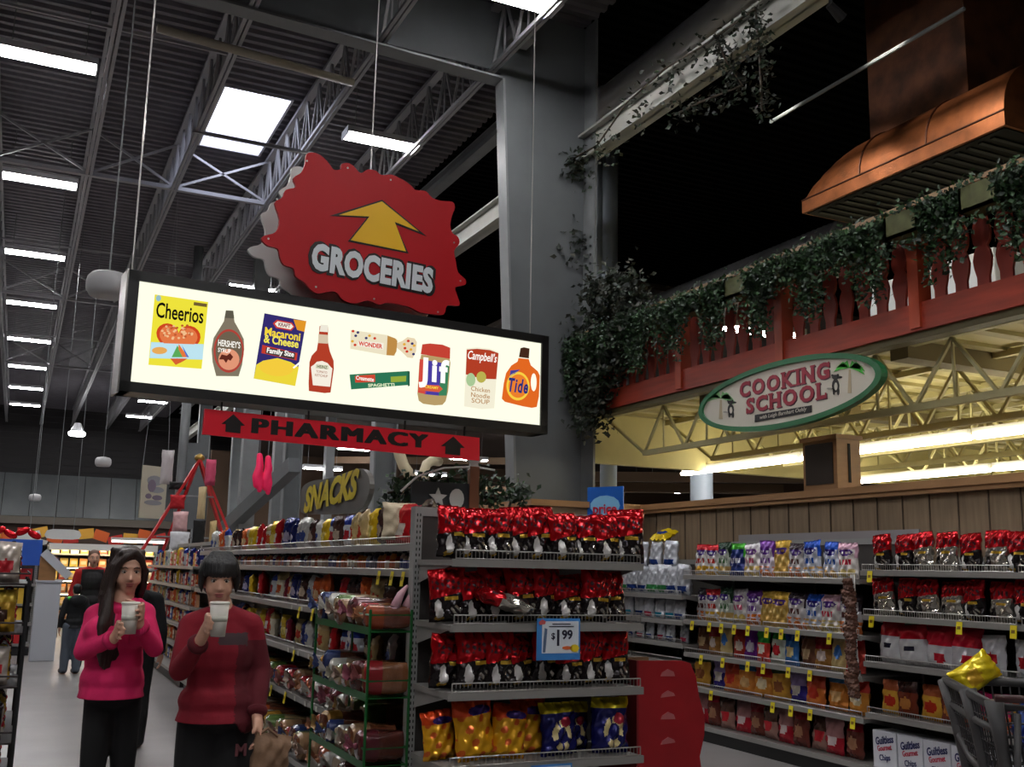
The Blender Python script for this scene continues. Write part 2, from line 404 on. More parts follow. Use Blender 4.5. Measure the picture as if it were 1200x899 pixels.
Y1_, Y2_, Y3_, Y4_ = .018, .0155, .013, .0105
K = G((20, 16, 14)); Wt = G((255, 252, 244), 1.1)
def q(x0, y0, s):   # helpers for zoomed-crop coordinates
    return lambda *p: [(x0+a/s, y0+b/s) for a, b in p]
# cereal
z1 = q(155, 325, 6.659)
c = poly(box, 'cereal_box_print', z1((180, 130), (597, 190), (545, 712), (130, 680)), G((238, 226, 60)), Y1_)
poly(c, 'band', z1((150, 503), (562, 520), (552, 640), (138, 628)), G((176, 222, 236)), Y2_)
hp = []
for k in range(40):
    a = 2*PI*k/40; hx = 16*math.sin(a)**3; hy = 13*math.cos(a)-5*math.cos(2*a)-2*math.cos(3*a)-math.cos(4*a)
    hp.append((362+hx*10.8+hy*.6, 490-hy*10.4+hx*1.2))
poly(c, 'heart', z1(*hp), G((206, 70, 34)), Y2_+.0012)
hp2 = [(362+(x-362)*.86, 484+(y_-484)*.84) for x, y_ in hp]
poly(c, 'heart_fill', z1(*hp2), G((226, 120, 70)), Y3_+.001)
for k in range(46):
    a = R.uniform(0, 2*PI); r_ = math.sqrt(R.random())
    px, py = 362+r_*135*math.cos(a), 425+r_*62*math.sin(a)
    if abs(px-362) < 30 and py < 390: continue
    poly(c, 'cereal_ring', z1(*ell(px, py, 11, 9, 8)), G((242, 190, 140)) if k % 3 else G((190, 90, 50)), Y3_, conv=LB) if k < 40 else None
poly(c, 'band_front', z1((150, 510), (560, 524), (552, 636), (138, 624)), G((190, 228, 240)), Y4_+.002)
poly(c, 'rainbow', z1((365, 520), (440, 622), (395, 622), (362, 560)), G((230, 120, 60)), Y4_)
poly(c, 'rainbow_green', z1((355, 530), (395, 622), (310, 622)), G((90, 170, 90)), Y4_)
poly(c, 'rainbow_blue', z1((390, 530), (445, 622), (425, 622)), G((60, 110, 200)), Y4_)
poly(c, 'heart_tip', z1((300, 632), (435, 632), (398, 655), (342, 682)), G((214, 96, 50)), Y3_)
poly(c, 'scatter', z1(*ell(215, 570, 60, 28, 16)), G((232, 170, 90)), Y4_)
poly(c, 'corner_mark', z1(*ell(208, 160, 20, 24, 14)), G((150, 190, 200)), Y2_)
poly(c, 'corner_badge', z1((485, 190), (588, 205), (585, 230), (483, 215)), G((110, 90, 50)), Y2_)
wr(c, 'lettering', 'Cheerios', *z1((378, 275))[0], 18, K, Y2_, bold=.018, rot=0, wpx=56)
# syrup bottle
s_ = poly(box, 'syrup_bottle_print', z1((735, 262), (790, 262), (803, 345), (840, 410), (875, 480), (878, 560), (862, 680), (835, 770), (660, 768), (632, 660), (624, 560), (640, 470), (690, 390), (720, 340)), G((128, 118, 100)), Y1_)
poly(s_, 'cap', z1((735, 255), (792, 258), (800, 318), (724, 314)), G((92, 88, 74)), Y2_)
poly(s_, 'label_rim', z1(*ell(757, 572, 118, 170, 32)), G((176, 66, 56)), Y2_)
poly(s_, 'label_panel', z1(*ell(757, 572, 104, 152, 32)), G((110, 96, 78)), Y3_)
poly(s_, 'label_foot', z1(*ell(757, 640, 82, 82, 24)), G((226, 150, 118)), Y3_-.001)
poly(s_, 'splash', z1((680, 640), (700, 600), (740, 610), (765, 590), (790, 620), (770, 650), (750, 640), (735, 668), (715, 640)), G((96, 40, 30)), Y4_)
wr(s_, 'lettering', "HERSHEY'S", *z1((760, 518))[0], 7.5, Wt, Y4_, bold=.01, rot=0, wpx=26)
wr(s_, 'lettering', 'SYRUP', *z1((722, 570))[0], 5, Wt, Y4_, bold=.01, rot=0, wpx=15)
# macaroni box
z2 = q(295, 350, 6.486)
c = poly(box, 'macaroni_box_print', z2((102, 108), (420, 168), (335, 662), (20, 605)), G((52, 44, 110)), Y1_)
poly(c, 'noodle_foot', z2((40, 500), (90, 470), (200, 450), (300, 480), (362, 520), (335, 662), (20, 605)), G((236, 214, 60)), Y2_)
poly(c, 'noodle_pile', z2(*ell(190, 525, 130, 62, 26, .1)), G((244, 204, 62)), Y3_)
poly(c, 'corner_flash', z2((322, 156), (420, 168), (405, 250), (350, 235)), G((226, 150, 40)), Y2_)
poly(c, 'badge_rim', z2((165, 185), (195, 158), (310, 180), (332, 212), (305, 242), (190, 222)), G((200, 60, 50)), Y2_)
poly(c, 'badge', z2((180, 188), (202, 170), (303, 190), (320, 212), (298, 232), (197, 212)), G((244, 236, 220)), Y3_)
wr(c, 'lettering', 'KRAFT', *z2((252, 200))[0], 4.5, G((120, 40, 60)), Y4_, bold=.02, rot=-.035, wpx=14)
wr(c, 'lettering', 'Macaroni', *z2((240, 268))[0], 9.5, G((246, 214, 60)), Y3_, bold=.025, rot=-.035, wpx=42)
wr(c, 'lettering', '& Cheese', *z2((230, 322))[0], 9.5, G((246, 232, 90)), Y3_, bold=.025, rot=-.035, wpx=41)
poly(c, 'banner', z2((85, 350), (352, 412), (345, 468), (78, 412)), G((196, 60, 44)), Y2_-.0012)
poly(c, 'banner_face', z2((112, 368), (335, 412), (328, 462), (108, 414)), G((70, 60, 60)), Y3_)
wr(c, 'lettering', 'Family Size', *z2((222, 412))[0], 6, Wt, Y4_, bold=.02, rot=-.035, wpx=32)
poly(c, 'spoon', z2((365, 480), (370, 492), (325, 530), (315, 522)), Wt, Y4_)
# ketchup
c = poly(box, 'ketchup_bottle_print', z2((522, 205), (586, 210), (585, 330), (600, 400), (628, 470), (630, 530), (605, 712), (560, 716), (440, 700), (438, 640), (445, 480), (462, 430), (500, 390), (510, 330)), G((178, 62, 40)), Y1_)
poly(c, 'cap', z2((530, 195), (585, 200), (582, 252), (520, 248)), G((238, 232, 216)), Y2_)
poly(c, 'neck_band', z2((512, 268), (584, 274), (582, 340), (510, 335)), G((214, 196, 170)), Y2_)
poly(c, 'label_panel', z2((478, 500), (500, 478), (540, 472), (580, 488), (600, 512), (618, 530), (600, 668), (470, 656), (455, 516)), G((246, 238, 222)), Y2_)
poly(c, 'keystone', z2((492, 498), (586, 506), (590, 536), (488, 528)), G((216, 220, 190)), Y3_)
wr(c, 'lettering', 'HEINZ', *z2((540, 518))[0], 3.8, G((90, 80, 60)), Y4_, bold=.01, rot=0, wpx=12)
wr(c, 'lettering', 'TOMATO', *z2((535, 556))[0], 3, G((170, 110, 90)), Y4_, rot=0, wpx=13)
wr(c, 'lettering', 'KETCHUP', *z2((533, 584))[0], 3, G((170, 110, 90)), Y4_, rot=0, wpx=15)
# bread
c = poly(box, 'bread_loaf_print', z2((758, 235), (1040, 275), (1112, 305), (1112, 345), (1095, 432), (1030, 428), (755, 378)), G((236, 226, 196)), Y1_)
poly(c, 'crust_end', z2((1038, 280), (1095, 300), (1112, 320), (1105, 400), (1085, 432), (1030, 428)), G((190, 140, 72)), Y2_)
poly(c, 'bag_twist', z2((1108, 335), (1150, 320), (1190, 290), (1245, 300), (1262, 330), (1255, 400), (1230, 450), (1190, 445), (1145, 400), (1108, 370)), G((232, 214, 180)), Y1_)
for k, (a, b) in enumerate(((775, 245), (795, 280), (770, 322), (790, 350), (812, 255), (900, 280), (940, 300), (875, 298), (1165, 345), (1195, 320), (1225, 340), (1215, 385), (1185, 400), (1235, 420), (1240, 355), (1170, 375))):
    poly(c, 'dot', z2(*ell(a, b, 11, 10, 10)), G([(206, 60, 40), (60, 60, 110), (226, 170, 60)][k % 3]), Y2_-.001)
poly(c, 'name_patch', z2((815, 318), (1008, 335), (1005, 385), (812, 358)), G((246, 240, 224)), Y2_)
wr(c, 'lettering', 'WONDER', *z2((908, 350))[0], 5.2, G((214, 60, 40)), Y3_, bold=.03, rot=0, wpx=28)
# spaghetti
c = poly(box, 'spaghetti_box_print', z2((750, 575), (1200, 548), (1200, 655), (762, 688)), G((44, 116, 84)), Y1_)
poly(c, 'spaghetti_box_end', [(478.5, 434.5), (481, 435), (481, 452), (479, 452.5)], G((36, 90, 66)), Y2_)
poly(c, 'badge', z2((790, 585), (942, 575), (944, 632), (792, 636)), G((206, 70, 50)), Y2_)
wr(c, 'lettering', 'Creamette', *z2((866, 606))[0], 5, Wt, Y3_, bold=.01, wpx=21)
poly(c, 'window', z2((1062, 592), (1180, 585), (1178, 628), (1064, 634)), G((150, 170, 60)), Y2_)
wr(c, 'lettering', 'SPAGHETTI', *z2((990, 655))[0], 3.6, G((230, 240, 200)), Y3_, bold=.02, rot=.14, wpx=31)
# peanut butter
z3 = q(470, 380, 6.667)
c = poly(box, 'peanut_butter_print', z3((165, 235), (385, 262), (392, 300), (375, 520), (355, 600), (330, 628), (270, 632), (180, 620), (145, 595), (135, 540), (150, 300)), G((184, 156, 104)), Y1_)
poly(c, 'lid', z3((172, 155), (230, 148), (330, 158), (390, 182), (388, 268), (160, 232)), G((196, 66, 52)), Y2_)
poly(c, 'label_red', z3((152, 270), (220, 282), (200, 545), (138, 532)), G((212, 74, 62)), Y2_)
poly(c, 'label_blue', z3((218, 282), (322, 300), (300, 556), (190, 545)), G((74, 62, 160)), Y2_)
poly(c, 'label_green', z3((322, 300), (385, 305), (362, 556), (300, 556)), G((60, 130, 90)), Y2_)
poly(c, 'label_foot', z3((150, 470), (300, 476), (330, 505), (300, 530), (142, 515)), G((216, 92, 60)), Y3_)
wr(c, 'lettering', 'Jif', *z3((262, 385))[0], 26, Wt, Y4_, bold=.04, rot=0, wpx=35, spacing=1.2)
wr(c, 'lettering', 'CREAMY', *z3((245, 492))[0], 3.2, G((250, 210, 70)), Y4_, bold=.02, rot=0, wpx=16)
# soup
c = poly(box, 'soup_can_print', z3((518, 185), (600, 178), (700, 188), (768, 215), (735, 655), (640, 662), (500, 640)), G((244, 238, 214)), Y1_)
poly(c, 'label_red', z3((520, 196), (600, 190), (700, 200), (768, 225), (750, 428), (640, 425), (512, 390)), G((178, 62, 38)), Y2_)
poly(c, 'medal', z3(*ell(632, 412, 38, 44, 20)), G((186, 176, 80)), Y3_)
poly(c, 'seal', z3(*ell(550, 432, 36, 52, 20)), G((170, 200, 150)), Y3_)
wr(c, 'lettering', "Campbell's", *z3((642, 260))[0], 10, Wt, Y3_, bold=.008, shear=.3, rot=0, wpx=34)
for s, yy, w in (('Chicken', 508, 22), ('Noodle', 556, 22), ('SOUP', 600, 21)):
    wr(c, 'lettering', s, *z3((628, yy))[0], 5.6, G((176, 120, 60)), Y2_, bold=.0, rot=0, wpx=w)
# detergent
c = poly(box, 'detergent_bottle_print', z3((925, 262), (1005, 270), (1022, 320), (1075, 365), (1092, 400), (1085, 560), (1068, 645), (1030, 652), (960, 640), (820, 605), (795, 580), (810, 460), (828, 380), (870, 320), (918, 290)), G((226, 104, 34)), Y1_)
poly(c, 'cap', z3((940, 185), (965, 178), (1010, 188), (1005, 265), (928, 255)), G((66, 40, 28)), Y2_)
poly(c, 'handle_hole', z3(*ell(1043, 452, 22, 70, 20)), G((255, 250, 226), 1.1), Y2_)
poly(c, 'ring_yellow', z3(*ell(920, 482, 90, 112, 30)), G((248, 206, 66)), Y2_)
poly(c, 'ring_orange', z3(*ell(920, 482, 74, 92, 30)), G((236, 128, 44)), Y3_)
poly(c, 'blue_flash', z3((862, 360), (935, 352), (880, 400), (855, 420)), G((66, 66, 150)), Y2_)
wr(c, 'lettering', 'Tide', *z3((922, 480))[0], 16, G((40, 50, 120)), Y4_, bold=.03, shear=.25, rot=0, wpx=23, spacing=1.18)
# hangers of the sign
for k, (u, v, tp) in enumerate(((160, 300, (192, 0)), (640, 392, (652, 0)), (430, 190, (428, 0)))):
    pass
def cable(a, b, lab, r=.008):
    return tag(MB().tube([a, b], r, 5).build('hanging_cable', M_wire), lab, 'cable', 'hanging sign cables')
def onb(fx, dy=.14, z=LH): 
    p = lp+ux*fx-un*dy; return V((p.x, p.y, lp.z+z))
a = onb(.04); cable(a, V((a.x-.02, a.y, 8.1)), 'pale chain holding the corner of the lit sign nearest the globe speaker', .007)
a = onb(LW-.12); cable(a, V((a.x-.02, a.y, 8.6)), 'thin cable rising in front of the vine-wrapped column', .006)
# ------------------------------------------------------------------ burst sign GROCERIES
gs = V((1.5, 7.98, 3.6)); gang = ang
bt = thing('burst_sign', 'red jagged-edged sign reading groceries with a yellow arrow', 'hanging sign', gs, gang)
gx = V((math.cos(gang), math.sin(gang), 0)); gn = V((math.sin(gang), -math.cos(gang), 0))
GS = lambda u, v: onplane(u, v, gs, gx, gn)
z4 = q(300, 170, 4.281)
edge = z4((255, 45), (290, 38), (330, 55), (365, 90), (390, 122), (425, 120), (430, 95), (465, 90), (495, 110), (525, 140), (560, 122), (600, 128), (630, 150), (680, 148), (730, 170), (775, 200), (800, 225), (850, 230), (885, 265), (930, 280), (985, 285), (998, 315), (985, 350), (975, 400), (985, 440), (1015, 462), (1020, 495), (995, 530), (1002, 580), (1015, 640), (1050, 672), (1050, 700), (1000, 715), (1012, 760), (1020, 805), (960, 805), (942, 850), (880, 848), (820, 838), (770, 812), (720, 800), (660, 790), (620, 800), (560, 780), (500, 795), (440, 780), (405, 740), (370, 735), (310, 745), (270, 720), (245, 690), (200, 660), (190, 620), (140, 600), (120, 560), (110, 520), (60, 505), (30, 475), (40, 455), (100, 435), (118, 370), (95, 290), (130, 265), (150, 225), (200, 210), (188, 165), (230, 135), (248, 90))
def smooth_poly(p, n=3):
    out = []; N = len(p)
    for i in range(N):
        a, b, c_, d = V(p[i-1]), V(p[i]), V(p[(i+1) % N]), V(p[(i+2) % N])
        for k in range(n):
            t_ = k/n; out.append(tuple(.5*((2*b)+(c_-a)*t_+(2*a-5*b+4*c_-d)*t_**2+(3*b-a-3*c_+d)*t_**3)))
    return out
ep = smooth_poly([V(GS(*p)) for p in edge])
M_signred = mat('sign_red', (168, 10, 22), .45, spec=.3)
M_signwhite = mat('sign_white', (200, 202, 200), .4)
MB().slab(ep, 0, .03, 0, 1).build('front_panel', [M_signred, M_signred], bt)
MB().slab([(x, z) for x, z in ep], .36, .39, 0).build('back_panel', M_signwhite, bt)
sp = MB()
for x_, z_ in ((.5, .5), (1.2, .9), (1.3, .3), (.9, 1.0)): sp.tube([(x_, .03, z_), (x_, .36, z_)], .02, 8)
sp.build('spacer', M_steel, bt)
arrow = z4((370, 355), (632, 275), (855, 458), (698, 398), (765, 545), (460, 484), (555, 366))
ar2 = z4((415, 352), (630, 284), (815, 434), (694, 386), (750, 534), (474, 478), (568, 360))
MB().slab([GS(*p) for p in arrow], -.004, 0).build('arrow_outline', mat('sign_black', (14, 8, 8), .4), bt)
MB().slab([GS(*p) for p in ar2], -.008, -.004).build('arrow', mat('sign_yellow', (226, 176, 14), .4), bt)
wr(bt, 'lettering_outline', 'GROCERIES', *z4((592, 622))[0], 31, MATS['sign_black'], -.004, bold=.085, conv=GS, rot=-.03, wpx=151, spacing=1.06)
wr(bt, 'lettering', 'GROCERIES', *z4((592, 622))[0], 28, mat('sign_letters', (206, 212, 216), .4), -.009, bold=.055, conv=GS, rot=-.03, wpx=143, spacing=1.08)
dt = MB()
for p in z4((460, 115), (675, 175), (62, 470), (993, 490), (1025, 682), (300, 712), (592, 772), (912, 838), (105, 272), (255, 80)):
    x_, z_ = GS(*p); dt.slab(ell(x_, z_, .008, .008, 8), -.005, 0)
dt.build('rivet', M_wire, bt)
cable(V((gs.x+.98, gs.y+.25, 4.75)), V((gs.x+.98, gs.y+.25, 8.1)), 'thin cable holding the red groceries sign', .006)
# ------------------------------------------------------------------ PHARMACY banner
ps = lp + ux*.62 - un*.05; ps = V((ps.x, ps.y, 2.45))
ph = thing('pharmacy_sign', 'long red sign reading pharmacy hung below the lit sign', 'hanging sign', ps, ang-.0)
PS = lambda u, v: onplane(u, v, ps, ux, un)
pp = [PS(*p) for p in ((240, 479), (562, 513), (562, 540), (237, 509))]
MB().slab(pp, 0, .025).build('board', mat('pharmacy_red', (206, 18, 40), .35), ph)
po = wr(ph, 'lettering', 'PHARMACY', 403, 508.5, 16.5, MATS['sign_black'], -.002, bold=0, conv=PS, rot=0, wpx=203, spacing=1.2)
mb = MB(); vs0 = [v_.co.copy() for v_ in po.data.vertices]; fs0 = [tuple(p_.vertices) for p_ in po.data.polygons]; bpy.data.objects.remove(po)
for k, (dx, dz) in enumerate(((-.016, -.004), (-.008, .004), (0, -.004), (.008, .004), (.016, -.004), (-.016, .004), (.016, .004))):
    mb.add([v_+V((dx, -.0002*k, dz)) for v_ in vs0], fs0)
mb.build('lettering', MATS['sign_black'], ph)
for cx_, cy_ in ((273, 496), (530.5, 522)):
    ar = [(cx_-14, cy_+1), (cx_+.5, cy_-10.5), (cx_+14, cy_+3), (cx_+9, cy_+3), (cx_+8.5, cy_+12), (cx_-9, cy_+10), (cx_-8.5, cy_+1)]
    MB().slab([PS(*p) for p in ar], -.004, 0).build('up_arrow', MATS['sign_black'], ph)
hk = MB()
for u in (362, 475, 260, 545):
    x_, z_ = PS(u, 490+(u-360)*.1); hk.tube([(x_, .01, z_-.02), (x_, .01, .36)], .008, 5)
hk.build('hook', M_black, ph)
# ------------------------------------------------------------------ SNACKS sign on the bread shelves
sn0 = at(345, 600, x=2.5)
sn = thing('snacks_sign', 'grey plaque with yellow letters reading snacks above the shelves', 'sign', (2.5, sn0.y, 1.7), -PI/2)
SX = lambda u, v: (lambda p: (sn0.y-p.y, p.z-1.7))(at(u, v, x=2.5))
zs = q(180, 470, 3.997)
pl = smooth_poly([V(SX(*p)) for p in zs((690, 440), (700, 400), (740, 375), (800, 365), (860, 350), (930, 325), (975, 318), (1005, 350), (1012, 410), (990, 480), (950, 520), (850, 530), (760, 530), (690, 520))])
MB().slab(pl, 0, .04).build('plaque', mat('plaque_grey', (98, 96, 92), .5), sn)
M_yel = mat('letter_yellow', (240, 216, 26), .45)
wr(sn, 'lettering', 'SNACKS', *zs((828, 436))[0], 29, M_yel, -.012, bold=.05, conv=SX, shear=.28, rot=.0, wpx=62)
for o in sn.children:
    if o.name.startswith('lettering'):
        for v_ in o.data.vertices: v_.co.z += (v_.co.x-.9)*.035
MB().tube([(.3, .05, 0), (.3, .05, .5)], .012, 6).tube([(1.7, .05, 0), (1.7, .05, .5)], .012, 6).build('stem', M_steel, sn)
# ------------------------------------------------------------------ COOKING SCHOOL oval
XO = 6.3
cs = at(930, 462, x=XO)
ck = thing('oval_sign', 'oval green-rimmed sign reading cooking school on the balcony front', 'sign', cs, -PI/2)
CSX = lambda u, v: (lambda p: (cs.y-p.y, p.z-cs.z))(at(u, v, x=XO))
l_, r_ = CSX(820, 477), CSX(1035, 436); tp, bt_ = CSX(925, 421), CSX(925, 500)
cxx, rxx = (l_[0]+r_[0])/2, (r_[0]-l_[0])/2; czz, rzz = (tp[1]+bt_[1])/2+.0, (tp[1]-bt_[1])/2*1.02
M_green = mat('oval_green', (30, 104, 62), .45); M_cream2 = mat('oval_face', (206, 200, 186), .5)
rg = MB(); n = 64; rx2, rz2 = rxx-.07, rzz-.05
for k in range(n):
    a, b = 2*PI*k/n, 2*PI*(k+1)/n
    P = lambda t_, rx, rz, yy: (cxx+rx*math.cos(t_), yy, czz+rz*math.sin(t_))
    rg.add([P(a, rxx, rzz, -.02), P(b, rxx, rzz, -.02), P(b, rx2, rz2, -.02), P(a, rx2, rz2, -.02)], [(0, 1, 2, 3)])
    rg.add([P(a, rxx, rzz, -.02), P(b, rxx, rzz, -.02), P(b, rxx, rzz, .05), P(a, rxx, rzz, .05)], [(3, 2, 1, 0)])
    rg.add([P(a, rx2, rz2, -.02), P(b, rx2, rz2, -.02), P(b, rx2, rz2, 0), P(a, rx2, rz2, 0)], [(0, 1, 2, 3)])
rg.build('green_rim', M_green, ck)
MB().slab([(cxx+(rxx-.01)*math.cos(2*PI*k/n), czz+(rzz-.01)*math.sin(2*PI*k/n)) for k in range(n)], 0, .04).build('face', M_cream2, ck)
M_crim = mat('crimson_letters', (150, 22, 48), .45)
z5 = q(800, 400, 4.8)
def serif(parent, s, cu, cv, hpx, wpx, m, y, name='lettering', bold=.04, conv=None, sq=1.0):
    # bold roman capitals: each stem end gets a slab serif
    conv = conv or CSX; mb = MB(); x0 = 0.0; H_ = .72; sf = .075
    for ch in s:
        o = textmesh('g', ch, 1.0, m, None, bold=bold, ext=.01)
        vs = [v_.co.copy() for v_ in o.data.vertices]; fs = [tuple(p.vertices) for p in o.data.polygons]
        me = o.data; bpy.data.objects.remove(o); bpy.data.meshes.remove(me)
        a, b = min(v_.x for v_ in vs), max(v_.x for v_ in vs); zb, zt = min(v_.z for v_ in vs), max(v_.z for v_ in vs)
        for v_ in vs:
            v_.x = (v_.x-a)*sq+x0; v_.z = (v_.z-zb)/(zt-zb)*H_ if ch.isupper() else v_.z-(-.36)
        w = (b-a)*sq; mb.add(vs, fs); sw = .17
        st = {'K': (0, 1), 'I': (.5,), 'N': (0, 1), 'H': (0, 1), 'L': (0,)}.get(ch, ())
        for q_ in st:
            cx_ = x0+sw*.45+(w-sw*.9)*q_
            for z_ in (0, H_-sf): mb.span(cx_-sw*.85, cx_+sw*.85, -.012, .01, z_, z_+sf)
        if ch == 'L': mb.span(x0+w-sf*.6, x0+w+sf*.4, -.012, .01, 0, .24)
        if ch in 'GCS': mb.span(x0+w-sf*.8, x0+w+sf*.2, -.012, .01, H_*.66, H_*.98)
        if ch == 'S': mb.span(x0-sf*.2, x0+sf*.8, -.012, .01, H_*.02, H_*.34)
        x0 += w+.15
    x0 -= .15; c_ = conv(cu, cv); h = abs(conv(cu, cv-hpx/2)[1]-conv(cu, cv+hpx/2)[1]); ww = abs(conv(cu+wpx/2, cv)[0]-conv(cu-wpx/2, cv)[0])
    mb.v = [((v_[0]-x0/2)*ww/x0+c_[0], v_[1]*.12+y, (v_[2]-H_/2)*h/H_+c_[1]) for v_ in mb.v]
    return mb.build(name, m, parent)
r1 = 0.0
serif(ck, 'COOKING', *z5((560, 222))[0], 19, 105, M_crim, -.005)
serif(ck, 'SCHOOL', *z5((572, 322))[0], 19, 93, M_crim, -.005)
serif(ck, 'COOKING', *z5((564, 227))[0], 19, 105, mat('letter_shadow', (80, 50, 60), .5), -.002, 'lettering_shadow')
serif(ck, 'SCHOOL', *z5((576, 327))[0], 19, 93, MATS['letter_shadow'], -.002, 'lettering_shadow')
pb = [CSX(*p) for p in z5((408, 415), (727, 360), (727, 400), (408, 455))]
MB().slab(pb, -.006, 0).build('name_bar', MATS['sign_black'], ck)
wr(ck, 'lettering', 'with Leigh Barnhart Oehly', *z5((565, 408))[0], 4.6, M_cream2, -.008, bold=.0, conv=CSX, wpx=55, shear=.2)
M_leafg = mat('print_leaf_green', (60, 180, 50), .5); M_leafp = mat('print_leaf_pale', (126, 190, 120), .5)
for (px, py, sx_, m_, th) in ((940, 150, 1, M_leafg, 292), (215, 320, .9, M_leafp, 438)):
    fr_ = MB()
    for a in (-175, -150, -120, -60, -30, -8, 15):
        a_ = math.radians(a); L_ = 88*sx_; d = V((math.cos(a_), math.sin(a_)*.55))
        tip = V((px, py))+d*L_+V((0, 26)); mid = V((px, py))+d*L_*.55+V((0, -6)); nn = V((-d.y, d.x)).normalized()*16
        fr_.slab([CSX(*p_) for p_ in z5(tuple(V((px, py))-V((0, 0))), tuple(mid-nn), tuple(tip), tuple(mid+nn))], -.005, 0)
    fr_.build('palm_fronds', m_, ck)
    MB().slab([CSX(*p_) for p_ in z5((px-10, th), (px-4, py+10), (px+6, py+10), (px+10, th))], -.004, 0).build('palm_trunk', mat('print_trunk', (176, 160, 130), .5), ck)
for (px, py, s1) in ((862, 250, 1.0), (272, 385, .85)):     # small black and white animal beside each palm
    an = MB()
    for (dx, dy, rx_, ry_, mi) in ((0, 0, 20, 38, 0), (3, 4, 9, 22, 1), (-2, -48, 18, 14, 0), (22, -48, 14, 7, 0), (-18, -58, 6, 6, 0), (12, -60, 6, 6, 0), (-34, 16, 15, 5, 2), (14, 32, 6, 22, 0), (-10, 32, 5, 20, 0)):
        an.slab([CSX(*p_) for p_ in z5(*ell(px+dx*s1, py+dy*s1, rx_*s1, ry_*s1, 12))], -.006-.001*mi, 0, mi)
    an.build('animal_motif', [MATS['sign_black'], M_cream2, mat('print_grey', (150, 148, 140), .5)], ck)
# ------------------------------------------------------------------ mezzanine, balcony, wood wall
XB = 6.5
YE = 11.45; YN = 1.0
struct('wall_plank', MB().span(6.78, 6.86, YN, 12.6, 0, 2.28), (lambda: (lambda m: m)(mat('plank_brown', (142, 121, 96), .65, noise=.2, nscale=5, stretch=(1, 4, .4))))())
gr = MB(); y = YN
while y < 12.5: gr.span(6.772, 6.782, y, y+.01, 0, 2.27); y += .29
struct('trim_3', gr, mat('plank_groove', (78, 64, 50), .8))
M_cap = mat('cap_wood', (172, 128, 84), .5, noise=.1, nscale=5, stretch=(1, .2, 2))
struct('trim_4', MB().span(6.7, 6.95, YN, 10.6, 2.28, 2.345).span(6.72, 6.78, YN, 10.6, 2.24, 2.28), M_cap)
# boxed wooden base round the column
a = at(625, 585, z=2.35)
bx_ = MB(); bx_.span(a.x, 6.95, a.y, a.y+.12, 0, 2.28).span(a.x, a.x+.12, a.y, a.y+2.2, 0, 2.28); bo = bx_
t = thing('column_casing', 'wood-clad casing around the foot of the vine-wrapped column', 'wood casing', (a.x, a.y, 0))
at_world(bx_.build('cladding', MATS['plank_brown']), t)
at_world(MB().span(a.x-.05, 6.95, a.y-.05, a.y+.17, 2.28, 2.35).span(a.x-.05, a.x+.17, a.y+.17, a.y+2.3, 2.28, 2.35).build('top_ledge', M_cap), t)
# wooden speaker post standing on the wall
p = at(945, 572, x=6.75); p2 = at(985, 572, x=6.75)
t = thing('speaker_pillar', 'wooden pillar with dark mesh panel standing on the plank wall', 'pillar', (6.85, (p.y+p2.y)/2, 2.345))
hw = (p.y-p2.y)/2
MB().span(-.13, .15, -hw, hw, 0, .46).span(-.15, .17, -hw-.02, hw+.02, .46, .5).build('casing', M_tan, t)
MB().span(-.14, -.128, -hw+.05, hw-.04, .05, .43).build('mesh_panel', mat('mesh_dark', (52, 42, 34), .8, bump=.5, bscale=200), t)
MB().span(.0, .03, -hw-.006, -hw+.01, .06, .42).build('slot', M_slot, t)
# deck of the mezzanine
struct('ceiling_mezzanine', MB().span(6.62, 17, YN, 11.6, 3.58, 3.72), M_cream)
m = MB(); y = YN+.1
while y < 11.5: m.span(6.7, 17, y, y+.12, 3.545, 3.585); y += .42
struct('trim_5', m, mat('cream_rib', (176, 166, 118), .6))
struct('beam_end', MB().span(6.55, 17, 11.5, 11.62, 2.93, 3.6), M_cream)
m = MB()
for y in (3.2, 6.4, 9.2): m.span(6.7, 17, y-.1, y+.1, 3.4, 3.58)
struct('beam_cross', m, mat('beam_dull_cream', (120, 108, 76), .7))  # duller, darker cream than the slab above
# cream joists under the deck
def cjoist(x, lab, z0=2.97, z1=3.5):
    t = thing('floor_joist', lab, 'joist', (x, YN, z0), 0, 'cream joists under the balcony'); L = 11.5-YN
    MB().span(-.03, .03, 0, L-1.0, -.03, .03).build('bottom_chord', M_creamj, t)
    MB().span(-.03, .03, 0, L, z1-z0, z1-z0+.06).build('top_chord', M_creamj, t)
    w = MB(); y = L-1.0; w.bar((0, L-.1, z1-z0), (0, y, 0), .03, .03)
    while y > .6:
        w.bar((0, y, 0), (0, y-.42, z1-z0), .028, .028).bar((0, y-.42, z1-z0), (0, y-.84, 0), .028, .028).bar((0, y-.42, 0), (0, y-.42, z1-z0), .02, .02); y -= .84
    w.build('web_bracing', M_creamj, t)
for i, x in enumerate((6.75, 7.75, 8.9, 10.1, 11.3, 12.6, 13.9)):
    cjoist(x, 'cream open web joist under the balcony, %s behind the oval sign' % ordn(i))
# strip lights
def strip(x, y0, y1, z, lab):
    n = max(1, round((y1-y0)/2.44)); L = (y1-y0)/n
    for i in range(n):
        t = thing('strip_light', lab+', %s from the far end' % ordn(i), 'strip light', (x, y1-L*i, z), 0, 'strip lights under the balcony')
        MB().span(-.018, .018, -L+.02, -.02, .01, .09).build('housing', M_white, t)
        MB().tube([(-.03, -L+.04, 0), (-.03, -.04, 0)], .022, 8).tube([(.03, -L+.04, 0), (.03, -.04, 0)], .022, 8).build('tube', M_strip, t)
strip(8.4, 2.2, 12.1, 2.93, 'bright strip light in the row over the plank wall')
strip(11.1, 2.2, 11.5, 2.93, 'bright strip light in the middle row under the balcony')
strip(14.2, 2.2, 11.5, 2.93, 'bright strip light in the rearmost row under the balcony')
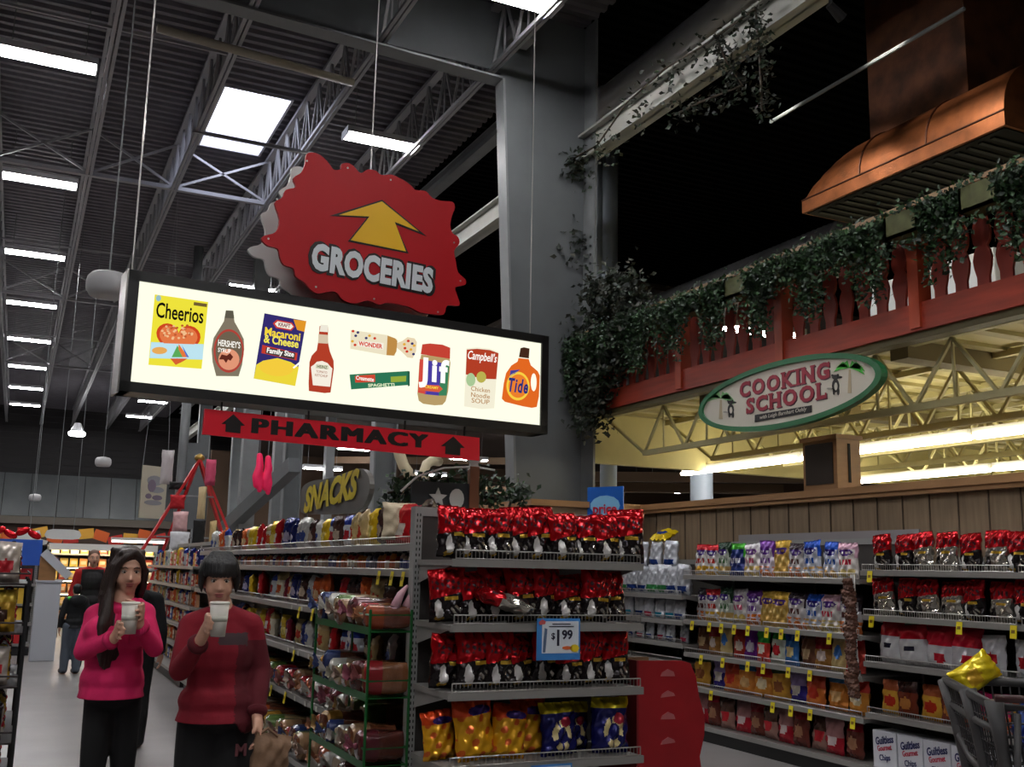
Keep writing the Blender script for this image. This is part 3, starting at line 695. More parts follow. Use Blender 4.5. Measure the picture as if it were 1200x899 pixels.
# round pipes supports
for i, (u, xw) in enumerate(((713, 8.2), (822, 11.8))):
    p = at(u, 560, y=13.5 if i == 0 else 15)
    tag(MB().tube([(p.x, p.y, 0), (p.x, p.y, 9 if i == 0 else 3.9)], .13 if i == 0 else .2, 16).build('round_post', mat('post_pale', (140, 148, 154), .5), smooth=True), ['slim round grey post behind the blue sign', 'thick round pale post behind the plank wall'][i], 'post')
p = at(708, 205, y=13.6)
tag(MB().tube([(p.x-.1, p.y, 3.7), (p.x-.1, p.y, 8.2)], .09, 14).build('round_post', MATS['post_pale'], smooth=True), 'dark round standpipe rising behind the column vines', 'post')
# ---- balcony front
bal = thing('balcony_railing', 'red stained wooden balcony railing with cut-out balusters', 'railing', (XB, YN, 3.53))
LY = YE-YN
MB().span(-.06, .06, 0, LY, 0, .23).build('fascia_board', M_redwood, bal)
MB().span(-.03, .1, 0, LY, -.06, 0).build('soffit_board', mat('soffit_olive', (92, 84, 52), .6), bal)
MB().span(-.05, .05, 0, LY, .92, .97).build('under_rail', M_redwood, bal)
MB().span(-.07, .07, 0, LY, 1.06, 1.1).build('hand_rail', mat('rail_pale', (150, 120, 88), .5), bal)
posts = [11.02, 9.3, 7.62, 5.95, 4.3, 2.6]
for y in posts:
    MB().span(-.085, .055, y-YN-.055, y-YN+.055, .02, 1.04).build('post', mat('post_orange_red', (184, 74, 44), .5, noise=.15, nscale=8, stretch=(1, 1, .2)), bal)
bprof = [(.055, 0), (.055, .1), (.075, .17), (.085, .24), (.07, .3), (.05, .34), (.075, .38), (.085, .44), (.072, .51), (.052, .58), (.045, .63), (.05, .72)]
bp_ = [(a, b) for a, b in bprof] + [(-a, b) for a, b in reversed(bprof)]
bmesh0 = None
for k in range(len(posts)-1):
    for j in range(7):
        y = posts[k]-(posts[k]-posts[k+1])*(j+1)/8
        if bmesh0 is None:
            mb = MB(); n = len(bp_)
            mb.add([(-.012, p[0], p[1]) for p in bp_]+[(.012, p[0], p[1]) for p in bp_], [tuple(range(n)), tuple(range(2*n-1, n-1, -1))]+[(i, n+i, n+(i+1) % n, (i+1) % n) for i in range(n)])
            bmesh0 = mb.mesh('baluster', mat('baluster_red', (154, 54, 40), .55, noise=.2, nscale=8, stretch=(1, 1, .3)))
        o = bpy.data.objects.new('baluster', bmesh0); C.objects.link(o); o.parent = bal; o.location = (0, y-YN, .21)
# leaves
def leafpts(c, r, nrm, rollv):
    x, y = frame_from(nrm); a = rollv; d = x*math.cos(a)+y*math.sin(a); e = nrm.cross(d).normalized()
    return [c-d*r, c-d*r*.2+e*r*.62+nrm*r*.12, c+d*r*.25+e*r*.3, c+d*r, c+d*r*.25-e*r*.3, c-d*r*.2-e*r*.62+nrm*r*.12]
def leaves(mb, pts, r, rr=R):
    for c_ in pts:
        n = V((rr.uniform(-1, .2), rr.uniform(-1, .6), rr.uniform(-.3, 1))).normalized()
        q_ = leafpts(V(c_), r*rr.uniform(.7, 1.25), n, rr.uniform(0, 2*PI))
        mb.add(q_, [(0, 1, 2), (0, 2, 3, 4), (0, 4, 5)], rr.randrange(3))
LV = [mat('leaf_dark', (18, 38, 20), .55), mat('leaf_mid', (30, 58, 28), .55), mat('leaf_light', (46, 78, 40), .5)]
LVd = [mat('vine_dark', (14, 24, 14), .6), mat('vine_mid', (24, 42, 22), .6), mat('vine_brown', (38, 40, 24), .6)]
def planter(y, i, L=.62):
    t = thing('balcony_planter', 'weathered wooden planter of ivy hooked on the balcony rail, %s from the column' % ordn(i), 'planter', (XB-.2, y, 4.27), 0, 'ivy planters along the balcony')
    M_pl = mat('planter_moss', (96, 100, 62), .7, noise=.25, nscale=9)
    b = MB(); b.span(-.1, .1, -.17, .17, 0, .03).span(-.1, -.08, -.17, .17, 0, .2).span(.08, .1, -.17, .17, 0, .2).span(-.1, .1, -.17, -.15, 0, .2).span(-.1, .1, .15, .17, 0, .2)
    b.build('trough', M_pl, t)
    f = MB(); pts = []
    rr = random.Random(100+i)
    for k in range(900):
        yy = rr.gauss(0, L*.5); yy = max(-L*.85, min(L*.85, yy)); pts.append((rr.gauss(-.02, .085), yy, .14+rr.gauss(0, .06)))
    for s in range(42):       # trailing strands
        yy = rr.uniform(-L*.8, L*.8); ln = rr.uniform(.2, .72)*(1 if abs(yy) > .18 else .55); x0 = -.14 if abs(yy) < .2 else -.08
        ph = rr.uniform(0, 6)
        for k in range(int(ln/.011)):
            f_ = k*.011; pts.append((x0+rr.gauss(0, .03), yy+math.sin(f_*9+ph)*.04+rr.gauss(0, .028), .2-f_))
    if i in (4, 7, 8): pts = [p_ for p_ in pts if not (abs(p_[1]) < .17 and p_[0] < .0 and -.05 < p_[2] < .2)]
    leaves(f, pts, .027, rr); f.build('ivy', LV, t)
for i, y in enumerate((11.1, 10.3, 9.5, 8.72, 8.0, 7.3, 6.6, 5.85, 5.1, 4.3)):
    planter(y, i)
# vine climbing the column and along the beam
def vine(name, path, lab, n, r, spread, hang=0.0, seed=1, mats=LVd):
    rr = random.Random(seed); t = thing(name, lab, 'vine', path[0])
    o = V(path[0]); P = [V(p_)-o for p_ in path]
    MB().tube(P, .012, 6).build('stem', mat('vine_stem', (60, 48, 34), .7), t)
    f = MB(); pts = []
    for k in range(n):
        i = rr.randrange(len(P)-1); q_ = P[i].lerp(P[i+1], rr.random()); h_ = (rr.random()**2)*hang
        pts.append((q_.x+rr.gauss(0, spread), q_.y+rr.gauss(0, spread), q_.z+rr.gauss(0, spread)-h_))
    leaves(f, pts, r, rr); f.build('leaves', mats, t)
def P_(u, v, **k): return at(u, v, **k)
vp = [P_(682, 640-0, x=6.35), P_(676, 560, x=6.35), P_(690, 500, x=6.35), P_(672, 440, x=6.35), P_(668, 400, x=6.35), P_(655, 340, x=6.3), P_(672, 290, x=6.35), P_(655, 230, x=6.3), P_(675, 190, x=6.3)]
vp = vp[2:]
vine('climbing_vine', vp, 'leafy dark vine climbing the front of the tall column', 1900, .05, .09, 0, 3)
vp = [P_(692, 490, x=6.3), P_(706, 450, x=6.3), P_(705, 400, x=6.3), P_(700, 340, x=6.3), P_(735, 330, x=6.3), P_(745, 375, x=6.3), P_(720, 430, x=6.3)]
vine('hanging_vine', vp, 'dense dark vine mass between the column and the balcony railing', 2900, .045, .12, .06, 4)
vp = [P_(665, 190, x=6.3), P_(700, 170, x=6.3), P_(735, 120, x=6.28), P_(780, 80, x=6.28), P_(830, 50, x=6.28), P_(885, 10, x=6.28)]
vine('beam_vine', vp, 'sparse vine draped along the overhead steel beam', 280, .04, .08, .5, 5)
vp = [P_(885, 8, x=6.3), P_(890, 60, x=6.3), P_(893, 130, x=6.3)]
vine('hanging_vine', vp, 'single vine strand dangling from the overhead beam', 300, .036, .07, .1, 6)
vp = [P_(838, 40, x=6.3), P_(850, 70, x=6.3), P_(870, 100, x=6.3), P_(820, 120, x=6.3), P_(790, 135, x=6.3)]
vine('hanging_vine', vp, 'looping vine sagging below the overhead beam', 300, .036, .07, .1, 8)
# low decor plants beyond the endcap
# ---- copper hood
M_cop = mat('copper', (140, 84, 50), .42, .75, noise=.35, nscale=5, bump=.3, bscale=60)
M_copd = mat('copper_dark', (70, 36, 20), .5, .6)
hx = 8.0
h0, h1 = P_(940, 247, x=hx), P_(1178, 150, x=hx)
hy0, hy1, hz = h1.y, h0.y, (h0.z+h1.z)/2-.0
hd = thing('copper_hood', 'hammered copper vent hood with curved top over the balcony kitchen', 'hood', (hx, hy0, hz)); HL = hy1-hy0
MB().span(0, 1.5, 0, HL, 0, .15).build('rim', M_cop, hd)
g = []; NS = 22; NP = 10
for i in range(NS+1):
    s_ = i/NS*HL; e = min(1.0, (HL-s_)/.75); sc_ = math.sqrt(max(0, 1-(1-e)**2)) if e < 1 else 1
    g.append([(0.0+.62*(1-math.cos(k/NP*PI/2)), s_, .15+.62*sc_*math.sin(k/NP*PI/2)) for k in range(NP+1)]+[(1.5, s_, .15+.62*sc_)])
MB().sheet(g).build('curved_top', M_cop, hd, smooth=True)
MB().add([g[0][k] for k in range(len(g[0]))]+[(1.5, 0, .15)], [tuple(range(len(g[0])+1))]).build('end_cap', M_cop, hd)
sm = MB()
for s_ in (HL*.333, HL*.666): sm.tube([(-.004+.62*(1-math.cos(k/NP*PI/2)), s_, .155+.62*math.sin(k/NP*PI/2)) for k in range(NP+1)], .012, 5)
sm.tube([(-.004, 0, .155), (-.004, HL, .155)], .01, 5); sm.build('seam', M_copd, hd)
MB().span(.45, 1.4, HL*.27, HL*.76, .6, 3.0-.05).build('flue', mat('copper_patina_shade', (88, 52, 32), .5, .6, noise=.5, nscale=4, bump=.3, bscale=60), hd)  # mottled patina, darkened further to stand in for weaker light up here
sl = MB(); y = .2
while y < HL-.2: sl.span(.1, 1.4, y, y+.05, -.03, 0); y += .14
sl.build('filter_slats', M_dark, hd); MB().span(.04, 1.46, .04, HL-.04, -.012, 0).build('underside', mat('hood_shade', (12, 10, 9), .9), hd)  # dark plate whose colour paints in the shade under the hood
# kitchen units glimpsed between the balusters
t = thing('kitchen_cabinet', 'white kitchen cabinet seen between the balcony balusters', 'cabinet', (8.2, 6.6, 3.725))
MB().span(0, .7, 0, 1.7, 0, .98).build('body', M_white, t, bevel=.01); MB().span(-.02, 0, .05, .8, .1, .9).span(-.02, 0, .88, 1.65, .1, .9).build('door', mat('cab_door', (232, 234, 236), .4), t); MB().tube([(-.05, .75, .3), (-.05, .75, .7)], .01, 6).build('handle', M_wire, t)
# added spotlights, not seen there, that brighten the hood rim
for yy, w_ in ((6.85, 'picture edge side'), (8.35, 'column side')):
    tl = thing('added_spotlight', 'added dark spotlight under the overhead beam facing the copper hood, '+w_, 'spotlight', (6.5, yy, 6.88), 0, 'added hood spotlights')
    MB().tube([(0, 0, .15), (0, 0, 0)], .02, 8).tube([(-.02, 0, .02), (.14, 0, -.08)], [.04, .055], 12).build('lamp_head', M_black, tl)
    ld = bpy.data.lights.new('added_spot_lamp', 'SPOT'); ld.energy = 120; ld.spot_size = 1.05; ld.spot_blend = .6; ld.color = (1, .9, .78); ld.shadow_soft_size = .05
    lo = bpy.data.objects.new('added_spot_lamp', ld); C.objects.link(lo); lo.parent = tl; lo.location = (.17, 0, -.1)
    dv = V((8.05, yy+.02, 5.9))-V((6.67, yy, 6.78)); lo.rotation_euler = dv.to_track_quat('-Z', 'Y').to_euler()
# ------------------------------------------------------------------ packaged goods
def bag_mesh(name, w, h, d, design, mats, seed=0, nu=16, nv=22, full=1.0):
    rr = random.Random(seed); mb = MB()
    ph = [rr.uniform(0, 6) for _ in range(6)]; am = rr.uniform(.6, 1.2)
    def P(u, v, side):
        seal = min(1, max(0, (v-.035)/.12))*min(1, max(0, (.965-v)/.14))
        prof_ = (max(0, 1-abs(u)**2.4))**.55
        th = d/2*prof_*(math.sin(min(1, seal)*PI/2))**.8*(.82+.18*math.cos((v-.4)*2.4))
        th *= 1+.1*am*math.sin(u*4+ph[0])*math.sin(v*7+ph[1])
        wr_ = (1-seal)*.012*math.sin(u*13+ph[2])*am + .004*math.sin(v*23+u*6+ph[3])*seal + .006*math.sin(u*9-v*15+ph[4])*seal
        hw = w/2*(1-.07*seal*math.sin(v*PI)+.012*math.sin(v*12+ph[5]))
        return (u*hw, side*th+wr_, v*h*(1-.02*math.cos(u*1.4+ph[0])*(v > .9)))
    for side in (-1, 1):
        o = len(mb.v)
        for j in range(nv+1):
            for i in range(nu+1):
                mb.v.append(P(-1+2*i/nu, j/nv, side*(1 if 0 < j < nv and 0 < i < nu else .02)))
        for j in range(nv):
            for i in range(nu):
                a = o+j*(nu+1)+i; q_ = (a, a+1, a+nu+2, a+nu+1)
                mb.f.append(q_ if side < 0 else q_[::-1])
                mb.m.append(design(-1+2*(i+.5)/nu, (j+.5)/nv, side))
    return mb.mesh(name, mats, True)
def blob(u, v, cu, cv, ru, rv): return ((u-cu)/ru)**2+((v-cv)/rv)**2 < 1
F_ = foil
def d_pop(u, v, s):
    if s > 0: return 0 if v > .52 else 1
    if v > .93: return 0
    lim = .5+.07*u
    if v > lim:
        if .62 < v < .8 and abs(u) < .82 and (math.sin(u*21)+math.sin(v*57+u*6)) > .35: return 4      # dark lettering
        return 0
    if abs(v-.45) < .035 and -.15 < u < .65: return 2
    if blob(u, v, -.5, .3, .2, .13) or blob(u, v, -.42, .18, .22, .1): return 3
    if blob(u, v, -.45, .08, .26, .04): return 2
    if blob(u, v, .45, .2, .3, .12) and math.sin(u*17+v*40) > .1: return 5
    return 1
mats_pop = [mat('foil_red', (186, 10, 24), .18, .65, bump=.9, bscale=9), mat('foil_black', (30, 24, 26), .16, .45, bump=.9, bscale=9), F_('gold', (200, 160, 50)), F_('white', (214, 210, 208), .35, .1), F_('charcoal', (66, 46, 54)), mat('foil_silver', (190, 184, 174), .15, .85, bump=.9, bscale=9)]
def d_popw(u, v, s):
    if s > 0: return 0 if v > .6 else 5
    if v > .58+.05*u: return 0 if not (.66 < v < .8 and math.sin(u*21) > .5) else 4
    if abs(v-.47) < .04 and -.2 < u < .6: return 2
    if blob(u, v, -.45, .22, .25, .16): return 1
    return 5
def d_cheese(u, v, s):
    if v > .74: return 1 if blob(u, v, .2, .8, .62, .08) and s < 0 else 0
    n = math.sin(u*7+v*9)+math.sin(v*23-u*5)
    if n > 1.05: return 3
    return 2
mats_ch = [F_('orange', (222, 74, 26)), F_('violet', (60, 40, 120)), F_('yellow', (232, 170, 30)), F_('puff', (220, 100, 40))]
def d_bluer(u, v, s):
    if v > .8: return 0
    if blob(u, v, .25, .62, .3, .1): return 3
    r = math.hypot(u*1.1, (v-.38)*2.2)
    if .34 < r < .62 and math.sin(math.atan2(v-.38, u)*5) > -.7: return 2
    return 1
mats_bl = [F_('lemon', (206, 190, 20)), F_('navy', (24, 26, 96)), F_('pale', (214, 196, 140), .4, .1), F_('rose', (170, 40, 60))]
def chipd(seed):
    rr = random.Random(seed); a = rr.uniform(0, 6)
    def f(u, v, s):
        if v > .94: return 0
        if v > .8: return 0
        if blob(u, v, 0, .72, .72, .1): return 1 if not (abs(v-.72) < .03 and math.sin(u*16+a) > .1) else 2
        if v > .56: return 0 if abs(u) > .8 else 2
        if abs(v-.46) < .07 and abs(u) < .7 and s < 0: return 3 if math.sin(u*18+a) > -.3 else 2
        if v < .3 and abs(math.sin(u*4+a)*math.sin(v*13+a)) > .25: return 4
        return 2
    return f
def chip_mats(top, script, base, text, chip):
    return [F_('c%02x%02x%02x' % c_, c_, .3, .3) for c_ in (top, script, base, text, chip)]
def simple(top_lim, mid=None):
    def f(u, v, s):
        if v > top_lim: return 0
        if mid and blob(u, v, *mid) and s < 0: return 2
        return 1
    return f
SHARED = {}
def variants(key, n, fn):
    if key not in SHARED: SHARED[key] = [fn(i) for i in range(n)]
    return SHARED[key]
CT = [((198, 30, 40), (70, 40, 130), (226, 222, 220), (206, 60, 50), (232, 180, 60), 'red topped white chip bag'),
      ((30, 60, 40), (70, 40, 130), (196, 204, 190), (60, 110, 60), (220, 180, 110), 'dark green and grey chip bag'),
      ((70, 170, 50), (40, 60, 120), (34, 46, 110), (220, 220, 230), (60, 80, 150), 'green topped navy chip bag'),
      ((206, 200, 206), (110, 60, 140), (216, 210, 208), (206, 90, 120), (226, 196, 110), 'pale white and lilac chip bag'),
      ((110, 50, 150), (90, 40, 140), (210, 200, 216), (120, 70, 160), (222, 120, 50), 'purple topped chip bag'),
      ((206, 166, 60), (80, 50, 130), (200, 160, 80), (220, 190, 110), (226, 180, 90), 'shiny golden chip bag'),
      ((60, 50, 60), (70, 40, 120), (200, 196, 196), (90, 50, 50), (216, 120, 60), 'grey chip bag with orange crisps'),
      ((24, 80, 190), (40, 30, 120), (200, 206, 220), (40, 90, 180), (220, 176, 110), 'bright blue chip bag with a white panel'),
      ((214, 170, 190), (80, 40, 130), (226, 220, 216), (206, 40, 70), (222, 200, 130), 'white chip bag with a crimson foot')]
def chipbag(i, w=.23, h=.3):
    t_ = CT[i % len(CT)]
    return variants('chip%d' % (i % len(CT)), 2, lambda k: bag_mesh('chip_bag', w, h, .1, chipd(i*7+k), chip_mats(*t_[:5]), i*7+k, 24, 34)), t_[5]
def place(name, me, loc, rz, label, cat, group, scale=1.0, tilt=0.0, roll=0.0):
    o = bpy.data.objects.new(name, me); C.objects.link(o)
    o.location = loc; o.rotation_euler = (tilt, roll, rz); o.rotation_mode = 'XYZ'
    o.scale = (scale, scale, scale) if not isinstance(scale, (tuple, list)) else scale
    return tag(o, label, cat, group)
def two(name, top, base, mid, lim, w=.2, h=.26, d=.08, blobp=(0, .4, .6, .16), n=2):
    return variants('two'+name, n, lambda k: bag_mesh(name, w, h, d, simple(lim, blobp), [F_('a%02x%02x%02x' % c_, c_, .3, .3) for c_ in (top, base, mid)], k+sum(top), 13, 17))
# bread loaf in clear wrap, twisted end to the front
def loaf_mesh(name, w, h, L, col, band, tail, seed):
    rr = random.Random(seed); mb = MB(); n = 20; ph = rr.uniform(0, 6)
    st = [(-.5, .02), (-.49, .55), (-.46, .85), (-.4, 1), (-.1, 1.02), (.3, 1), (.42, .95), (.48, .7), (.5, .1)]
    rows = []
    for s_, k in st:
        row = []
        for i in range(n):
            a = 2*PI*i/n; ca, sa = math.cos(a), math.sin(a)
            x = math.copysign(abs(ca)**.6, ca)*w/2*k; z = math.copysign(abs(sa)**.6, sa)*h/2*k
            if z > 0: x *= 1.08
            row.append((x*(1+.03*math.sin(s_*30+ph)), s_*L, h/2+z+.004*math.sin(s_*40+i)))
        row.append(row[0]); rows.append(row)
    for i in range(len(rows)-1):
        mb.sheet(rows[i:i+2], 1 if 2 <= i <= 3 else 0)
    # tail: gathered neck and fan of plastic
    ty = -.5*L
    mb.tube([(0, ty+.01, h*.5), (0, ty-.02, h*.52)], [.018, .007], 8, 2)
    fan = []
    for j in range(4):
        r_ = .007+.009*j; fan.append([(r_*math.cos(2*PI*i/12)*(1+.25*math.sin(i*3+ph)), ty-.02-.013*j+.008*math.sin(i*2.5), h*.52+r_*math.sin(2*PI*i/12)*(1+.2*math.sin(i*2))+.006*j) for i in range(13)])
    mb.sheet(fan, 2)
    return mb.mesh(name, [mat('wrap_%02x%02x%02x' % col, col, .2, .0, noise=.25, nscale=14, bump=.5, bscale=35, coat=.5), F_('b%02x%02x%02x' % band, band, .3, .1), F_('t%02x%02x%02x' % tail, tail, .3, .1)], True)
LT = [((112, 66, 42), (150, 120, 90), (150, 130, 116), 'brown bread loaf with a cream label'), ((84, 46, 34), (44, 56, 100), (70, 84, 130), 'dark loaf with a blue label'),
      ((124, 80, 52), (140, 36, 40), (150, 90, 92), 'tan loaf with a red label'), ((150, 128, 96), (84, 110, 56), (170, 166, 150), 'pale loaf with a green label'),
      ((96, 54, 38), (150, 110, 44), (150, 120, 70), 'loaf with a mustard yellow label'), ((80, 38, 32), (90, 34, 42), (150, 84, 100), 'dark rye loaf with a pink twist'),
      ((166, 148, 126), (176, 174, 168), (186, 184, 178), 'white sandwich loaf'), ((110, 60, 44), (150, 70, 40), (150, 100, 70), 'bun pack with an orange label')]
def loaf(i): 
    t_ = LT[i % len(LT)]
    return variants('loaf%d' % (i % len(LT)), 2, lambda k: loaf_mesh('bread_loaf', .135, .125, .3, *t_[:3], i*3+k)), t_[3]
# pouch bags for top shelf of the bread run
BT = [((190, 30, 40), (200, 30, 36), (226, 214, 200), 'bright red'), ((226, 190, 40), (214, 176, 30), (240, 220, 120), 'sunny yellow'), ((198, 176, 130), (196, 170, 116), (190, 60, 40), 'tan and red'),
      ((60, 40, 36), (70, 44, 40), (190, 170, 150), 'dark brown'), ((40, 60, 150), (200, 206, 214), (180, 40, 50), 'blue and silver'), ((226, 106, 40), (216, 96, 40), (240, 200, 150), 'orange'),
      ((220, 220, 216), (206, 206, 200), (60, 80, 150), 'clear white'), ((30, 40, 110), (36, 44, 110), (200, 190, 220), 'navy blue'), ((120, 30, 50), (130, 30, 50), (210, 180, 160), 'maroon'), ((176, 150, 100), (226, 216, 190), (206, 90, 40), 'beige paper')]
def pouch(i):
    t_ = BT[i % len(BT)]
    return two('pouch%d' % (i % len(BT)), t_[0], t_[1], t_[2], .72, .2, .26, .1), t_[3]
JT = [((200, 60, 40), (230, 220, 200), 'red and cream'), ((214, 130, 40), (196, 90, 30), 'amber'), ((46, 44, 60), (90, 90, 110), 'dark'), ((220, 214, 200), (50, 60, 130), 'white and blue'), ((150, 40, 40), (180, 150, 110), 'maroon and tan')]
def jar(i):
    t_ = JT[i % len(JT)]
    def mk(k):
        mb = MB(); mb.lathe([(.026, 0), (.03, .01), (.03, .035), (.03, .07), (.028, .085), (.016, .1), (.015, .105)], n=14, mfun=lambda i_: 1 if 1 <= i_ <= 2 else 0)
        mb.lathe([(.017, .105), (.017, .128), (.015, .13)], n=14, mi=2)
        return mb.mesh('jar', [mat('j%02x%02x%02x' % c_, c_, .3) for c_ in t_[:2]]+[M_dark], True)
    return variants('jar%d' % (i % len(JT)), 1, mk), t_[2]
XT = [((206, 150, 110), (190, 60, 50), 'peach'), ((60, 90, 170), (220, 220, 230), 'blue'), ((200, 50, 50), (240, 220, 200), 'red'), ((222, 190, 90), (180, 60, 40), 'yellow'), ((150, 110, 90), (220, 200, 170), 'brown'), ((200, 206, 200), (60, 130, 90), 'white')]
def cart_mesh(i):
    t_ = XT[i % len(XT)]
    def mk(k):
        mb = MB(); mb.span(-.075, .075, -.03, .03, 0, .22); mb.span(-.06, .06, -.0315, -.03, .11, .19, 1).span(-.045, .05, -.0315, -.03, .03, .075, 1)
        return mb.mesh('carton', [mat('x%02x%02x%02x' % c_, c_, .45) for c_ in t_[:2]])
    return variants('cart%d' % (i % len(XT)), 1, mk), t_[2]

# ------------------------------------------------------------------ shelving
def fence(mb, x0, x1, y, z, h=.05, pitch=.022, mi=0):
    mb.tube([(x0, y, z+h), (x1, y, z+h)], .0035, 5, mi); mb.tube([(x0, y, z+.008), (x1, y, z+.008)], .003, 5, mi)
    for xx in (x0, x1): mb.tube([(xx, y, z), (xx, y, z+h)], .0035, 5, mi)
    x = x0+pitch
    while x < x1: mb.box((x, y, z+h/2), (.0022, .0022, h), mi); x += pitch
def gondola(label, loc, rz, L, shelves, depth=.5, H=1.9, base_d=.6, bay=1.2, fences=True, kick=.15, back=True, name='gondola_shelving'):
    # local: X along the run, front faces -Y, back panel at y=0
    t = thing(name, label, 'store shelving', loc, rz)
    if back: MB().span(0, L, -.02, .02, kick, H-.04).build('back_panel', M_shelfd, t)
    MB().span(0, L, -.03, .03, H-.05, H).build('top_rail', M_upright, t)
    n = max(1, round(L/bay))
    for i in range(n+1):
        x = L*i/n; u = MB(); u.span(x-.022, x+.022, -.04, .035, 0, H)
        z = .3
        while z < H-.05:
            u.span(x-.012, x-.006, -.0415, -.04, z, z+.016, 1).span(x+.006, x+.012, -.0415, -.04, z, z+.016, 1); z += .032
        u.build('upright', [M_upright, M_slot], t)
    MB().span(0, L, -base_d+.04, 0, 0, kick-.03).build('kickplate', M_kick, t)
    for k, (z, dd) in enumerate(shelves):
        s = MB(); s.span(.0, L, -dd, -.03, z-.03, z).span(.0, L, -dd-.012, -dd, z-.035, z+.004)
        if z > kick+.05:
            for i in range(n+1):
                x = min(max(L*i/n, .01), L-.01); s.add([(x, -.03, z-.03), (x, -dd+.05, z-.03), (x, -.03, z-.13), (x+.004, -.03, z-.03), (x+.004, -dd+.05, z-.03), (x+.004, -.03, z-.13)], [(0, 1, 2), (5, 4, 3), (1, 4, 5, 2)])
        so = s.build('shelf', M_shelf, t)
        if fences and z > kick+.05:
            f = MB()
            for i in range(n): fence(f, L*i/n+.02, L*(i+1)/n-.02, -dd-.008, z, .05, .03 if L > 3 else .022)
            f.build('wire_fence', M_wire, so)
    return t
M_tagy = mat('sale_tag_yellow', (226, 206, 20), .5)
tagme = None
def saletag(loc, rz, lab, grp):
    global tagme
    if tagme is None:
        mb = MB(); mb.add([(-.025, 0, 0), (.025, 0, 0), (.025, -.012, -.085), (-.025, -.012, -.085), (-.025, .003, 0), (.025, .003, 0), (.025, -.009, -.085), (-.025, -.009, -.085)], [(0, 1, 2, 3), (7, 6, 5, 4), (0, 4, 5, 1), (3, 2, 6, 7)])
        mb.add([(-.015, -.0065, -.03), (.015, -.0065, -.03), (.015, -.0095, -.052), (-.015, -.0095, -.052)], [(0, 1, 2, 3)], 1)
        tagme = mb.mesh('sale_tag', [M_tagy, mat('tag_print', (120, 90, 20), .5)])
    place('sale_tag', tagme, loc, rz, lab, 'sale tag', grp, 1.0)

# ================= ENDCAP =================
EX0, EX1, EYb, EYf = 2.04, 3.2, 5.55, 5.0
gondola('grey end-of-aisle shelf unit filled with red popcorn bags', (EX0, EYb, 0), 0, EX1-EX0, [(.18, .6), (.565, .55), (.925, .55), (1.265, .55), (1.595, .55)], H=1.89, bay=1.16, name='endcap_shelving')
popm = variants('pop', 4, lambda k: bag_mesh('popcorn_bag', .2, .29, .1, d_pop, mats_pop, 40+k, 44, 60))
rows = [('top shelf', 1.6, 9, 2.06, .135), ('second shelf', 1.27, 8, 2.03, .147), ('third shelf', .93, 8, 2.04, .145)]
for rn, z, n, x0, dx in rows:
    for i in range(n):
        x = x0+dx*(i+.35)
        place('popcorn_bag', popm[(i*3+len(rn)) % 4], (x, EYf+.16+R.uniform(-.03, .03), z+.004), R.uniform(-.45, .4), 'shiny red and black popcorn bag, %s on the endcap %s' % (ordn(i), rn), 'snack bag', 'popcorn bags on the endcap '+rn, (R.uniform(.92, 1.12), .95, .97+R.uniform(-.07, .08)), R.uniform(-.16, .06), R.uniform(-.09, .09))
place('popcorn_bag', variants('popw', 3, lambda k: bag_mesh('popcorn_bag', .22, .3, .1, d_popw, mats_pop, 90+k, 36, 48))[0], (2.5, EYf+.02, 1.345), 1.45, 'silver and red popcorn bag lying flat across the endcap second shelf front', 'snack bag', None, (1.0, .8, 1.05), -1.3, 0)
chm = variants('cheese', 3, lambda k: bag_mesh('cheese_puff_bag', .24, .3, .12, d_cheese, mats_ch, 60+k, 48, 60))
for i, (x, s_, rl) in enumerate(((2.1, .82, -.1), (2.27, 1.05, -.12), (2.44, .93, .1), (2.6, .95, .05))):
    place('cheese_puff_bag', chm[i % 3], (x, EYf+.14+(.08 if i in (0, 3) else 0), .57), R.uniform(-.1, .1), 'orange and yellow cheese puff bag, %s on the endcap low shelf' % ordn(i), 'snack bag', 'cheese puff bags on the endcap', (s_*.92, s_*.9, s_), -.06, rl)
blm = variants('blue', 3, lambda k: bag_mesh('ring_snack_bag', .23, .29, .11, d_bluer, mats_bl, 70+k, 48, 60))
for i, (x, s_, rl, dy) in enumerate(((2.76, .98, -.06, 0), (2.9, .9, .06, .12), (3.06, 1.05, .02, -.02))):
    place('ring_snack_bag', blm[i], (x, EYf+.14+dy, .57), R.uniform(-.1, .1), 'navy blue snack bag with yellow top, %s beside the cheese puffs' % ordn(i), 'snack bag', 'navy ring snack bags on the endcap', s_*.98, -.05, rl)
for i in range(5): place('cheese_puff_bag', chm[i % 3], (2.15+.22*i, EYf+.14, .19), 0, 'cheese puff bag on the bottom endcap shelf, %s along' % ordn(i), 'snack bag', 'cheese puff bags on the endcap bottom', .95)
# price placard
pc = thing('price_placard', 'white and blue price card reading one ninety-nine clipped to the endcap', 'price sign', (2.52, 4.965, 1.085))
MB().span(0, .26, -.004, 0, 0, .215).build('card', mat('card_blue', (60, 130, 200), .4), pc)
MB().span(.03, .25, -.006, -.004, .035, .2).build('white_panel', mat('card_white', (214, 222, 230), .4), pc)
M_ink = mat('ink_navy', (24, 26, 50), .5)
textmesh('lettering', '1', .12, M_ink, pc, (.125, -.008, .11), bold=.001, ext=.0006)
textmesh('lettering', '99', .065, M_ink, pc, (.18, -.008, .128), bold=.002, ext=.0006)
textmesh('lettering', '$', .045, M_ink, pc, (.095, -.008, .122), bold=.001, ext=.0006)
MB().span(.09, .2, -.0075, -.006, .183, .188).build('printed_line', MATS['ink_navy'], pc); MB().span(.07, .22, -.0075, -.006, .17, .175).build('printed_line', MATS['ink_navy'], pc)
MB().slab(ell(.225, .06, .028, .02, 9), -.009, -.006).build('flash_yellow', mat('card_yellow', (230, 200, 40), .4), pc)
